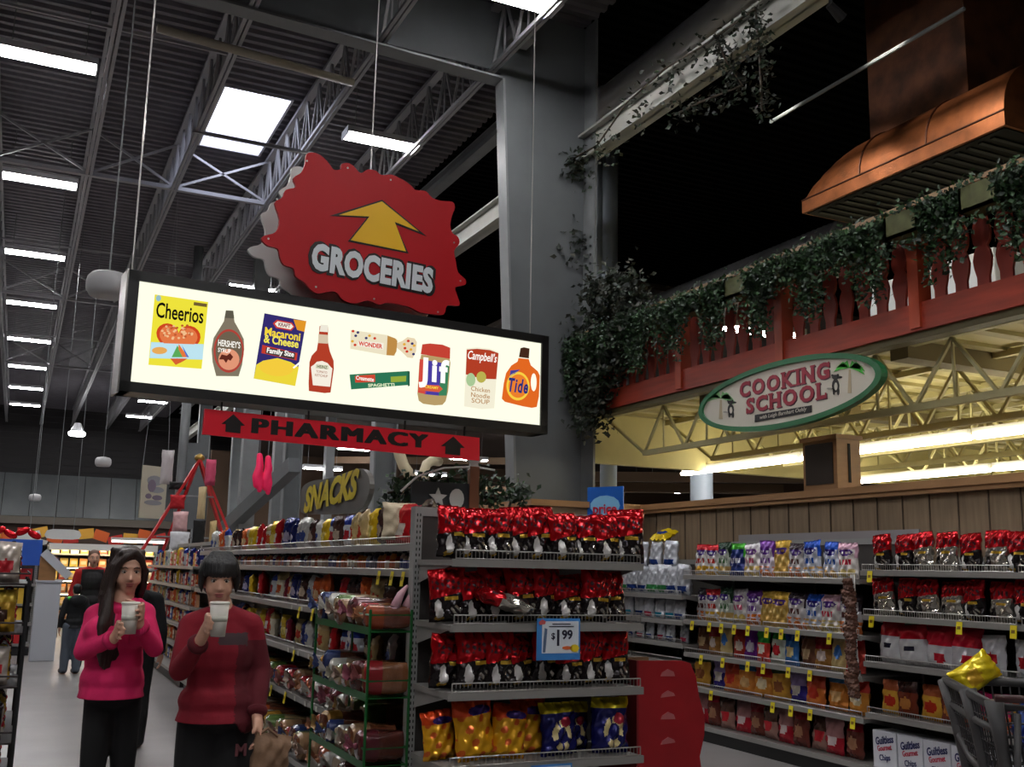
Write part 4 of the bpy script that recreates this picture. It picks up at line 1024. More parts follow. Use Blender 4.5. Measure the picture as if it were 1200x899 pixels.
MB().slab(ell(.18, .062, .03, .009, 12), -.009, -.006).build('flash_orange', mat('card_orange', (226, 110, 60), .4), pc)
MB().slab([(.035, .04), (.05, .04), (.055, .1), (.06, .16), (.045, .165), (.038, .1)], -.008, -.006).build('picture', mat('card_grey', (90, 110, 140), .5), pc)
MB().slab([(.01, .195), (.03, .21), (.05, .2), (.045, .185), (.015, .182)], -.008, -.004).build('corner_logo', mat('card_red', (200, 90, 90), .5), pc)
MB().tube([(.05, .002, .2), (.05, .02, .22)], .004, 5).build('clip', M_wire, pc)
pc = thing('price_placard', 'lower price card clipped to the endcap low shelf fence', 'price sign', (2.5, 4.425+.0, .455)); pc.location = (2.52, 4.43, .44)
pc.location = (2.5, 4.965-.0, .44)
pc.location.y = 4.43+.0 if False else 4.965-.0
MB().span(0, .24, -.004, 0, 0, .12).build('card', MATS['card_blue'], pc); MB().span(.02, .23, -.006, -.004, .02, .11).build('white_panel', MATS['card_white'], pc)
textmesh('lettering', '1.99', .06, M_ink, pc, (.16, -.008, .065), ext=.0006)

# ================= GREEN WIRE RACK at the corner =================
gA, gB, gC = at(455, 733, z=1.235), at(500, 735, z=1.235), at(412, 715, z=1.235)
M_gw = mat('green_wire', (20, 92, 40), .4, .2)
gx0 = min(gA.x, 1.78); gx1 = 2.02; gy0 = gA.y; gy1 = gy0+1.1
rk = thing('wire_rack', 'green wire bread rack standing against the corner of the shelves', 'wire rack', (gx0, gy0, 0)); W_, D_ = gx1-gx0, gy1-gy0
for x, y in ((0, 0), (W_, 0), (0, D_), (W_, D_)): MB().tube([(x, y, 0), (x, y, 1.32)], .008, 6).build('post', M_gw, rk)
for z in (.14, .5, .85, 1.2):
    s = MB()
    for zz in (z, z+.09):
        s.tube([(0, D_, zz), (0, 0, zz), (W_, 0, zz), (W_, D_, zz)], .006, 6)
    for k in range(1, 12): s.tube([(0, D_*k/12, z), (W_, D_*k/12, z)], .003, 4)
    s.tube([(0, .0, z), (0, 0, z+.09)], .004, 4)
    s.span(-.006, .0, 0, D_, z-.015, z+.025)
    s.build('wire_shelf', M_gw, rk)
def gl(x, y, z): return (gx0+x, gy0+y, z)
k = 0
for lv, z in enumerate((.14, .5, .85, 1.2)):
    for j in range(7):
        ms, dsc = loaf((j*3+lv*5) % 8)
        place('bread_loaf', ms[j % 2], gl(W_*.5+R.uniform(-.02, .02), .1+j*.148, z+.012), -PI/2+R.uniform(-.35, .35), '%s, %s from the near corner, green rack %s level' % (dsc, ordn(j), ['lowest', 'second', 'third', 'top'][lv]), 'bread', 'bread in the green wire rack', (.95, .92, R.uniform(.95, 1.4)), 0, R.uniform(-.15, .15)); k += 1
for j, dx in enumerate((.2, .27)):
    mb = MB(); mb.tube([(0, 0, 0), (.03, 0, .07), (.07, 0, .12)], [.03, .022, .008], 8); mb.tube([(0, 0, -.02), (0, 0, 0)], [.012, .03], 8)
    o = mb.build('bread_stick_pack', mat('pink_wrap', (222, 176, 186), .3, bump=.4), None, True); o.location = gl(dx-.04, .06, 1.33); tag(o, ['pink tipped wrapper sticking up from the green rack, shelf side', 'pink tipped wrapper sticking up from the green rack, endcap side'][j], 'wrapped bread', 'pink wrappers on the green rack')

# ================= BREAD RUN (faces -X) =================
BX = 2.56
Y0b, Y1b = 5.62, 13.4
Lb = Y1b-Y0b
gondola('long bread and bun shelf run lining the open aisle', (BX, Y1b, 0), -PI/2, Lb, [(.17, .6), (.56, .5), (.9, .5), (1.235, .5), (1.53, .46), (1.68, .47)], H=1.72, bay=1.2)
def brow(z, kindf, name, cat, rown, y0, y1, step, sc_=1.0, jit=.04, xoff=.42, tilt=0, rot=.3, skip=0.0):
    y = y0; i = 0
    while y < y1:
        ms, dsc = kindf(R.randrange(40) if R.random() < .35 else i//2+len(rown))
        s_ = sc_*R.uniform(.88, 1.08)
        if R.random() >= skip:
            place(name, ms[R.randrange(len(ms))], (BX-xoff+R.uniform(-jit, jit), y, z+.002), -PI/2+R.uniform(-rot, rot), '%s%s, %s from the endcap on bread run %s' % (dsc, {'pouch': ' bag', 'jar': ' jar'}.get(name, ''), ordn(i), rown), cat, '%s on the bread run %s' % (cat, rown), s_, tilt+R.uniform(-.08, .04), R.uniform(-.06, .06))
        y += step*R.uniform(.9, 1.12); i += 1
brow(1.684, pouch, 'pouch', 'snack bag', 'top shelf', 5.8, 13.2, .205, 1.0, .02, .33)
brow(1.534, jar, 'jar', 'jar', 'narrow shelf', 5.75, 12.6, .085, .88, .008, .4, 0, .1)
brow(1.24, pouch, 'pouch', 'bread bag', 'third shelf', 6.3, 12.8, .2, .88, .03, .36, 0, .4, .1)
brow(.904, pouch, 'pouch', 'bread bag', 'fourth shelf', 6.4, 12.4, .2, .86, .03, .36, 0, .4)
brow(.564, loaf, 'bread_loaf', 'bread', 'fifth shelf', 6.4, 12.4, .165, 1.25, .03, .33, 0, .2)
brow(.174, loaf, 'bread_loaf', 'bread', 'bottom shelf', 5.9, 12.4, .18, 1.35, .03, .4, 0, .2)
for i, (z, ys) in enumerate(((1.53, (5.85, 6.05, 6.3)), (1.235, (8.1, 7.7)), (.9, (8.2,)), (.56, (8.4, 8.9)))):
    for j, y in enumerate(ys): saletag((BX-.52 if i else BX-.48, y, z-.005), -PI/2, 'yellow sale tag, %s from the endcap under bread shelf level %s' % (ordn(j), ordn(i)), 'yellow tags on the bread run')
# white shelf-edge labels
lm = MB().span(-.02, .02, -.004, 0, -.035, .0).mesh('shelf_label', mat('label_white', (200, 200, 190), .5))
for i, z in enumerate((1.235, .9, .56)):
    for j in range(7): place('shelf_label', lm, (BX-.515, 6.45+.32*j+.03*i, z), -PI/2, 'small white price ticket, %s from the green rack on bread shelf %s' % (ordn(j), ordn(i)), 'price ticket', 'price tickets on the bread run')
# second run behind it
Y2a, Y2b = 13.9, 18.9
gondola('farther shelf run of boxed groceries lining the open aisle', (BX+.03, Y2b, 0), -PI/2, Y2b-Y2a, [(.17, .6), (.45, .5), (.72, .5), (.98, .5), (1.24, .5), (1.5, .5)], H=1.86, bay=1.25, fences=False)
BX2 = BX; BX = BX2+.03
for z, nm in ((1.504, 'top'), (1.244, 'second shelf'), (.984, 'third shelf'), (.724, 'fourth shelf'), (.454, 'fifth shelf'), (.174, 'bottom shelf')):
    y = Y2a+.15; i = 0
    while y < Y2b-.2:
        if (i+len(nm)) % 3 == 0: ms, dsc = pouch(R.randrange(10)); nn, wd = 'pouch', 'bag'
        else: ms, dsc = cart_mesh(R.randrange(6)); nn, wd = 'carton', 'box'
        place(nn, ms[0], (BX-.4, y, z), -PI/2+R.uniform(-.1, .1), '%s %s, %s from the bread run on the far run %s' % (dsc, wd, ordn(i), nm), 'grocery '+wd, 'groceries on the far run '+nm, R.uniform(.8, 1.05)*(.8 if z < 1.5 else 1), 0, 0)
        y += .2; i += 1
BX = BX2
# the same gondola's far side (faces the chip aisle), bare back of shelves
gondola('plain rear side of the bread shelving facing the chip aisle', (2.64, Y0b, 0), PI/2, Lb, [(.17, .55), (.7, .45), (1.25, .45)], H=1.72, bay=1.2, fences=False)

# ================= CHIP RUN on the right (faces -X) =================
RX = 6.62
def rrun(label, y0, y1, sh, H, front=6.0, **k):
    return gondola(label, (RX, y1, 0), -PI/2, y1-y0, [(z, RX-front) for z in sh], H=H, base_d=RX-front+.02, **k)
chipu = rrun('chip shelf unit along the plank wall with cardboard and golden bags', 6.24, 8.62, [.14, .48, .79, 1.1, 1.53], 1.88, bay=1.19)
rrun('nearest shelf unit along the plank wall with big red bags', 3.4, 6.22, [.14, .53, .91, 1.26, 1.6], 1.72, front=6.0, bay=1.4)
rrun('farthest shelf unit along the plank wall with white and blue bags', 8.64, 10.5, [.14, .42, .68, .86, 1.08, 1.33], 1.7, bay=1.12)
MB_ = MB().span(0, 2.36, -.01, .01, 1.7, 1.95); o = MB_.build('header_panel', mat('header_grey', (150, 146, 148), .5), chipu); o.location = (0.01, .06, 0)
def crow(z, y0, y1, step, seq, rown, unit, sc_=1.0, dx=.13, tags=None, name='chip_bag', asp=(1, 1, 1)):
    y = y1-step/2; i = 0
    while y > y0+step*.3:
        it = seq[i % len(seq)]; ms, dsc = it
        place(name, ms[i % len(ms)], (6.0+dx+R.uniform(-.02, .02), y, z+.004), -PI/2+R.uniform(-.12, .12), '%s, %s from far end, %s %s' % (dsc, ordn(i), unit, rown), 'snack bag', 'snack bags on the %s %s' % (unit, rown), tuple(q_*sc_*R.uniform(.96, 1.05) for q_ in asp), R.uniform(-.1, .02), R.uniform(-.06, .06))
        y -= step*R.uniform(.95, 1.05); i += 1
S = [chipbag(i) for i in range(9)]
S = [(a, b) for a, b in S]
crow(1.53, 6.3, 8.6, .2, [S[0], S[0], S[1], S[2], S[3], S[4], S[5], S[6], S[7], S[7], S[8], S[8]], 'top shelf', 'chip unit', .84, asp=(1.12, 1, 1.22))
crow(1.1, 6.3, 8.6, .2, [S[6], S[0], S[1], S[3], S[4], S[5], S[5], S[6], S[7], S[8]], 'second shelf', 'chip unit', .86, asp=(1.15, 1, 1.22))
mixA = [(two('boxy1', (90, 60, 50), (110, 70, 50), (190, 160, 120), .8), 'dark brown cookie bag'), (two('boxy2', (150, 30, 40), (170, 120, 60), (220, 200, 190), .6), 'maroon and tan bag'), (two('blue2', (206, 190, 140), (216, 190, 130), (70, 130, 210), .86, blobp=(0, .55, .5, .2)), 'tan bag with a round blue badge'),
        (two('red2', (190, 40, 44), (190, 60, 50), (236, 220, 200), .7), 'small red bag'), (two('purp', (110, 40, 140), (110, 40, 140), (200, 190, 210), .6), 'purple bag'), (two('grn2', (60, 180, 70), (226, 70, 60), (240, 236, 220), .6), 'bright green and red bag'), (two('grn3', (50, 170, 60), (210, 216, 200), (200, 40, 50), .72), 'green topped bag'), (two('blu3', (40, 90, 180), (60, 120, 190), (230, 210, 150), .7), 'blue pouch with cream middle')]
crow(.79, 6.3, 8.6, .19, mixA, 'third shelf', 'chip unit', .84, asp=(1.15, 1, 1.3))
mixB = [(two('tan4', (60, 80, 50), (216, 160, 60), (150, 90, 50), .75), 'olive and orange bag'), (two('prp5', (150, 130, 180), (50, 40, 130), (210, 200, 190), .5), 'violet and silver bag'), (two('org4', (190, 70, 40), (216, 120, 50), (200, 60, 40), .5), 'burnt orange bag'), (two('blo', (70, 130, 180), (220, 140, 60), (226, 180, 120), .75), 'blue topped orange bag'), (two('rd6', (200, 50, 40), (226, 150, 60), (240, 220, 180), .6), 'red over orange bag')]
crow(.48, 6.3, 8.6, .23, mixB, 'fourth shelf', 'chip unit', .92, asp=(1.25, 1.2, 1.2))
mixC = [(two('rb1', (170, 120, 120), (176, 24, 44), (220, 200, 200), .45), 'silver and crimson bag'), (two('rb2', (140, 20, 36), (110, 50, 40), (170, 120, 90), .7), 'dark red bag'), (two('rb3', (90, 60, 50), (160, 120, 110), (200, 40, 50), .5), 'brown and red bag')]
crow(.14, 6.3, 8.6, .2, mixC, 'bottom shelf', 'chip unit', .92, asp=(1.1, 1.1, 1.22))
popw = variants('popw', 3, lambda k: bag_mesh('popcorn_bag', .22, .3, .1, d_popw, mats_pop, 90+k, 36, 48))
PW = [(popw, 'big red and silver popcorn bag'), (popm, 'big red and black popcorn bag')]
crow(1.6, 3.5, 6.2, .2, [PW[1], PW[1], PW[0], PW[0], PW[1], PW[0]], 'top shelf', 'near unit', .92, name='popcorn_bag')
crow(1.26, 3.5, 6.2, .21, [PW[0], PW[1], PW[0], PW[0], PW[1]], 'second shelf', 'near unit', .95, name='popcorn_bag')
mixD = [(two('bigred', (196, 20, 40), (222, 222, 226), (40, 40, 60), .62, .25, .3, .12, (0, .42, .5, .05)), 'large red and white chip bag'), (two('bigred2', (200, 24, 50), (216, 214, 220), (206, 30, 50), .5, .25, .3, .12, (.3, .25, .4, .12)), 'large crimson chip bag with white foot')]
mixE = [(two('org5', (200, 60, 30), (206, 90, 40), (230, 160, 90), .6), 'orange red pouch'), (two('wht5', (206, 206, 210), (200, 200, 206), (180, 30, 40), .8), 'white pouch with red spot')]
crow(.91, 3.5, 6.2, .24, [mixD[0], mixD[0], mixD[1], mixD[1], mixE[1], mixE[1], mixE[0], mixE[0]], 'third shelf', 'near unit', 1.0)
mixG = [(two('og7', (180, 90, 50), (226, 170, 60), (196, 50, 30), .7), 'orange and yellow snack bag'), (two('dk7', (60, 30, 26), (120, 50, 30), (200, 130, 60), .7), 'dark brown snack bag'), (two('pk7', (206, 40, 110), (226, 110, 60), (236, 80, 150), .4), 'pink and orange candy bag')]
crow(.53, 3.5, 6.2, .2, mixG[:2]*2+[mixG[2]]*2, 'fourth shelf', 'near unit', .95)
# white cartons at the bottom
cbm = MB(); cbm.span(-.115, .115, -.1, .1, 0, .27); 
cb = thing('chip_carton', '', 'carton')
MB().span(-.115, .115, -.1, .1, 0, .27).build('box_body', mat('carton_white', (206, 208, 216), .5), cb, bevel=.003)
textmesh('lettering', 'Guiltless', .075, mat('print_navy', (30, 34, 90), .5), cb, (0, -.102, .205), bold=.002, ext=.0008, shear=.2, rot=.22, sx=.7)
textmesh('lettering', 'Gourmet', .055, mat('print_crim', (190, 40, 70), .5), cb, (0, -.102, .15), bold=.001, ext=.0008, rot=.22, sx=.7)
textmesh('lettering', 'Chips', .06, MATS['print_navy'], cb, (0, -.102, .08), bold=.001, ext=.0008, rot=.15, sx=.8)
for i in range(6):
    o = cb if i == 0 else copy_tree(cb)
    o.location = (6.12, 6.07-.245*i, .145); o.rotation_euler = (0, 0, -PI/2+.02*i); tag(o, 'white carton with slanted navy print, %s from the chip unit on the bottom shelf' % ordn(i), 'carton', 'white cartons on the bottom shelf')
# far unit
def wb(n_, foot, mid): return two(n_, (204, 208, 216), (200, 206, 216), mid, .3, .2, .26, .1, (0, .2, .9, .14))
WBt = wb('wb1', None, (40, 150, 180)); WBg = wb('wb2', None, (60, 140, 80)); WBn = wb('wb3', None, (30, 60, 130)); WBr = wb('wb4', None, (190, 60, 90))
crow(1.33, 8.7, 10.45, .2, [(WBn, 'white bag with navy foot'), (WBg, 'white bag with green foot'), (WBg, 'white bag with green foot'), (WBn, 'white bag with navy foot')], 'top shelf', 'white bag unit', 1.15)
crow(1.08, 8.7, 10.45, .19, [(WBn, 'white bag with navy foot'), (WBr, 'white bag with rosy foot'), (WBt, 'white bag with teal foot'), (WBt, 'white bag with teal foot')], 'second shelf', 'white bag unit', .82, asp=(1.05, 1, 1.02))
crow(.86, 8.7, 10.45, .19, [(WBr, 'white bag with rosy foot'), (WBn, 'white bag with navy foot')], 'third shelf', 'white bag unit', .72)
crow(.42, 8.7, 10.4, .2, [(WBn, 'white bag with navy foot'), (WBt, 'white bag with teal foot')], 'low shelf', 'white bag unit', .8)
for i in range(6):
    y = 10.3-.28*i
    place('chip_bag', WBn[i % 2], (6.22, y, 1.605), -PI/2+R.uniform(-.2, .2), 'plain white bag standing on the high stack, %s from the far corner' % ordn(i), 'snack bag', 'white bags stacked above the far unit', 1.1, -.1) if i < 5 else None
# sale tags on the chip run
k = 0
for z, us in ((1.1, (811, 831, 845, 860, 876, 898, 915, 934, 971)), (.79, (821, 846, 875, 893, 922, 947)), (.48, (832, 903, 924, 946, 995)), ):
    for j, u in enumerate(us):
        yy = at(u, 730, x=5.98).y
        saletag((5.984, yy, z-.0), -PI/2, 'yellow sale tag, %s from the far end under chip unit shelf at height %s' % (ordn(j), {1.1: 'two', .79: 'three', .48: 'four'}[z]), 'yellow tags on the chip unit')
for j, (u, z) in enumerate(((1020, 1.6), (1020, 1.26), (1122, 1.26), (1185, 1.26))):
    saletag((5.984, at(u, 700, x=5.98).y, z), -PI/2, 'yellow sale tag on the near unit below the popcorn bags, %s' % ordn(j), 'yellow tags on the near unit')
# clip strip of small brown packs hanging between the units
cs_ = thing('clip_strip', 'hanging strip of small brown wrapped snacks between the two chip units', 'hanging strip', (5.93, 6.24, .62))
st = MB().span(-.004, .004, -.02, .02, 0, .95).build('strip', M_white, cs_)
bm_ = two('mini', (110, 76, 62), (96, 64, 52), (150, 120, 110), .8, .13, .11, .05)
for k in range(10):
    o = bpy.data.objects.new('snack_pack', bm_[k % 2]); C.objects.link(o); o.parent = cs_; o.location = (-.03, R.uniform(-.02, .02), .02+k*.088); o.rotation_euler = (.15, 0, -PI/2+R.uniform(-.3, .3))
# blue price sign on a stem
bs = thing('blue_price_sign', 'small blue sign with red and white lettering above the endcap', 'sign', (6.1, 9.95, 1.7), -PI/2+.5)
c0 = at(709, 593, x=6.1); bs.location = (c0.x, c0.y, 1.7)
MB().span(-.24, .24, 0, .015, .42, .82).build('panel', mat('sign_blue', (24, 96, 190), .4), bs); MB().tube([(0, .02, -.02), (0, .02, .45)], .012, 6).build('stem', M_wire, bs)
MB().slab(ell(0, .6, .2, .12, 13), -.004, 0).build('burst', mat('burst_pale', (130, 190, 230), .4), bs)
textmesh('lettering', 'price', .16, mat('letter_red', (200, 30, 60), .4), bs, (0, -.008, .56), bold=.004, ext=.001); textmesh('lettering', 'special!', .1, MATS['letter_red'], bs, (0, -.008, .46), bold=.003, ext=.001)
bw = two('yel8', (226, 200, 30), (220, 190, 20), (30, 60, 140), .9)
place('pouch', bw[0], (6.2, 9.4, 1.9), -1.2, 'yellow bag lying on top of the white bags', 'snack bag', None, 1.1, -1.2, 0)
# red cardboard display
rd = thing('cardboard_display', 'tall red cardboard shipper display with white marks beside the endcap', 'display stand', (3.3, 5.0, 0)); M_rc = mat('red_card', (150, 16, 26), .55, noise=.06); M_rci = mat('red_card_inner', (120, 14, 22), .6)
wv = [(.0, 0), (.5, 0)]
edge_ = [(.5, .0), (.52, .12), (.5, .25), (.44, .38), (.42, .5), (.455, .62), (.46, .72), (.42, .84), (.4, .95), (.36, 1.03), (.3, 1.045), (.0, 1.05)]
MB().slab([(0, 0)]+edge_, .2, .215).build('front_panel', M_rc, rd)
MB().span(-.012, 0, .2, .75, 0, 1.05).build('side_panel', M_rci, rd)
MB().span(0, .42, .74, .75, 0, 1.02).build('rear_panel', mat('kraft_board', (120, 92, 64), .7), rd); MB().span(0, .4, .215, .74, .6, .61).build('tray', M_rci, rd)
for k, z in enumerate((.98, .86, .74, .6, .43, .28, .14)):
    mk = MB(); mk.slab([(.15, z-.02), (.25, z-.022+.01*(k % 2)), (.24, z+.004), (.2, z+.02), (.16, z)], .197, .2)
    mk.build('printed_mark', mat('print_pink', (176, 96, 98), .5), rd)
# ------------------------------------------------------------------ people
class Blob:
    """closed shapes that are fused into one continuous surface by a voxel remesh"""
    def __init__(s): s.mb = MB()
    def ell(s, c, r, rot=None, n=16):
        vs = []; fs = []; c = V(c); m = n//2
        for j in range(1, m):
            th = PI*j/m
            for i in range(n):
                ph = 2*PI*i/n; p = V((r[0]*math.sin(th)*math.cos(ph), r[1]*math.sin(th)*math.sin(ph), r[2]*math.cos(th)))
                if rot: p = rot @ p
                vs.append(p+c)
        t_ = V((0, 0, r[2])); b_ = V((0, 0, -r[2]))
        if rot: t_ = rot @ t_; b_ = rot @ b_
        vs += [t_+c, b_+c]; T, B = len(vs)-2, len(vs)-1
        for j in range(m-2):
            for i in range(n): k = (i+1) % n; fs.append((j*n+i, (j+1)*n+i, (j+1)*n+k, j*n+k))
        for i in range(n): k = (i+1) % n; fs.append((T, i, k)); fs.append((B, (m-2)*n+k, (m-2)*n+i))
        s.mb.add(vs, fs); return s
    def cap(s, a, b, ra, rb, n=14):
        a, b = V(a), V(b); s.ell(a, (ra,)*3, n=n); s.ell(b, (rb,)*3, n=n)
        L = (b-a).length
        if L > 1e-4:
            k = max(1, int(L/.03)); s.mb.tube([a.lerp(b, i/k) for i in range(k+1)], [ra+(rb-ra)*i/k for i in range(k+1)], n)
        return s
    def chain(s, pts, rs):
        for i in range(len(pts)-1): s.cap(pts[i], pts[i+1], rs[i], rs[i+1])
        return s
    def build(s, name, m, parent, voxel=.008, smooth=3, factor=.6):
        me = bpy.data.meshes.new(name+'_raw'); me.from_pydata(s.mb.v, [], s.mb.f); me.update()
        o = bpy.data.objects.new(name, me); C.objects.link(o)
        r = o.modifiers.new('r', 'REMESH'); r.mode = 'VOXEL'; r.voxel_size = voxel; r.use_smooth_shade = True
        sm_ = o.modifiers.new('s', 'SMOOTH'); sm_.iterations = smooth; sm_.factor = factor
        bpy.context.view_layer.update()
        m2 = bpy.data.meshes.new_from_object(o.evaluated_get(bpy.context.evaluated_depsgraph_get()))
        m2.name = name; o.modifiers.clear(); o.data = m2; bpy.data.meshes.remove(me)
        m2.materials.clear()
        for mm in (m if isinstance(m, (list, tuple)) else [m]): m2.materials.append(mm)
        m2.polygons.foreach_set('use_smooth', [True]*len(m2.polygons))
        if parent: at_world(o, parent)
        return o
M_skin = mat('skin', (206, 158, 134), .5, noise=.05, nscale=6); M_lip = mat('lip', (150, 70, 72), .45)
M_eye = mat('eye_white', (214, 208, 200), .25); M_iris = mat('iris', (44, 32, 26), .2); M_brow = mat('brow', (52, 36, 28), .7)
def head_frame(c, yaw, pitch):
    # local head axes: -Y is where the face looks
    return Matrix.Translation(c) @ Matrix.Rotation(yaw, 4, 'Z') @ Matrix.Rotation(pitch, 4, 'X')
def add_head(b, H_, k=1.0, neck_to=None):
    W = lambda x, y, z: H_ @ V((x*k, y*k, z*k)); rot = H_.to_3x3()
    E = lambda c, r: b.ell(W(*c), [q_*k for q_ in r], rot, 20)
    E((0, .012, .035), (.073, .09, .082)); E((0, -.018, -.02), (.062, .072, .08)); E((0, -.03, -.07), (.046, .05, .036))
    E((0, -.056, -.092), (.022, .02, .017)); E((.036, -.05, -.035), (.026, .026, .03)); E((-.036, -.05, -.035), (.026, .026, .03))
    E((0, -.072, .032), (.05, .017, .01)); b.chain([W(0, -.083, .012), W(0, -.095, -.012), W(0, -.101, -.028)], [.007*k, .0085*k, .012*k])
    E((.011, -.09, -.031), (.0085, .009, .007)); E((-.011, -.09, -.031), (.0085, .009, .007))
    E((0, -.083, -.052), (.023, .011, .0055)); E((0, -.081, -.063), (.019, .011, .006))
    for s_ in (-1, 1): E((s_*.073, .012, -.012), (.008, .018, .03))
    if neck_to: b.cap(W(0, .015, -.06), neck_to, .05*k, .056*k)
def face_parts(p, H_, k=1.0, lid=.6):
    W = lambda x, y, z: H_ @ V((x*k, y*k, z*k)); rot = H_.to_3x3()
    for s_ in (-1, 1):
        e = Blob(); e.ell(W(s_*.029, -.069, .008), (.0135*k, .0125*k, .0105*k*lid+.002), rot); at_world(e.mb.build('eye', M_eye, None, True), p)
        e = Blob(); e.ell(W(s_*.029, -.0785, .007), (.0062*k, .004*k, .0062*k), rot); at_world(e.mb.build('iris', M_iris, None, True), p)
        mb = MB(); mb.tube([W(s_*.013, -.0835, .027), W(s_*.03, -.081, .0325), W(s_*.046, -.069, .026)], [.0028, .0036, .002], 6); at_world(mb.build('eyebrow', M_brow, None, True), p)
        mb = MB(); mb.tube([W(s_*.017, -.0795, .012), W(s_*.029, -.084, .0165), W(s_*.043, -.074, .011)], [.0016, .002, .0014], 6); at_world(mb.build('eyelash', M_brow, None, True), p)
    mb = MB(); e = Blob(); e.ell(W(0, -.0905, -.052), (.021*k, .005*k, .0042*k), rot); e.ell(W(0, -.0885, -.062), (.017*k, .005*k, .0048*k), rot)
    at_world(e.mb.build('lips', M_lip, None, True), p)
def hand_grip(b, wrist, cup, cr, up, side, k=1.0, span=.062, below=0):
    """hand closed round an upright cup: wrist point, cup centre at grip height, side=+1/-1 direction fingers sweep"""
    wrist, cup = V(wrist), V(cup); d = (wrist-cup); d.z = 0; a0 = math.atan2(d.y, d.x)
    def on(a, r, z): return cup+V((math.cos(a)*r, math.sin(a)*r, z))
    palm = on(a0, cr+.022, 0)
    b.cap(wrist, palm, .026*k, .026*k); b.ell(palm, (.024, .024, .042), None)
    b.cap(on(a0+side*.35, cr+.016, .03), on(a0+side*.35, cr+.016, -.03), .017*k, .015*k)
    for i, (z, ln) in enumerate(((.036, 1.9), (.013, 2.15), (-.01, 2.05), (-.032, 1.7))):
        pts = [on(a0+side*t_*ln*.9, cr+(.012 if j else .018), z-.003*j) for j, t_ in enumerate((.18, .5, .78, 1.0))]
        b.chain(pts, [.0105*k, .0098*k, .009*k, .0078*k])
    b.chain([on(a0-side*.15, cr+.026, .02), on(a0-side*.5, cr+.018, .036), on(a0-side*.95, cr+.011, .046), on(a0-side*1.25, cr+.01, .05)], [.015*k, .0125*k, .011*k, .009*k])
def hand_relaxed(b, wrist, d, inward, k=1.0, curl=.5):
    wrist, d, inward = V(wrist), V(d).normalized(), V(inward).normalized(); s_ = d.cross(inward).normalized()
    b.cap(wrist, wrist+d*.05, .024*k, .026*k)
    pc_ = wrist+d*.055
    for i in range(4): b.cap(pc_+s_*(i-1.5)*.018-d*.02, pc_+s_*(i-1.5)*.02+d*.03, .015*k, .012*k)
    for i, ln in enumerate((.066, .078, .074, .058)):
        p = pc_+s_*(i-1.5)*.021+d*.032; pts = [p]; dd = d.copy()
        for j, f_ in enumerate((.45, .32, .23)):
            dd = (dd+inward*curl*(.5+.5*j)).normalized(); p = p+dd*ln*f_; pts.append(p)
        b.chain(pts, [.0102*k, .0096*k, .0088*k, .0076*k])
    p = wrist+d*.03-s_*.03+inward*.012; b.chain([wrist+d*.02-s_*.015, p, p+d*.028-s_*.012+inward*.01, p+d*.05-s_*.012+inward*.02], [.015*k, .0125*k, .011*k, .009*k])
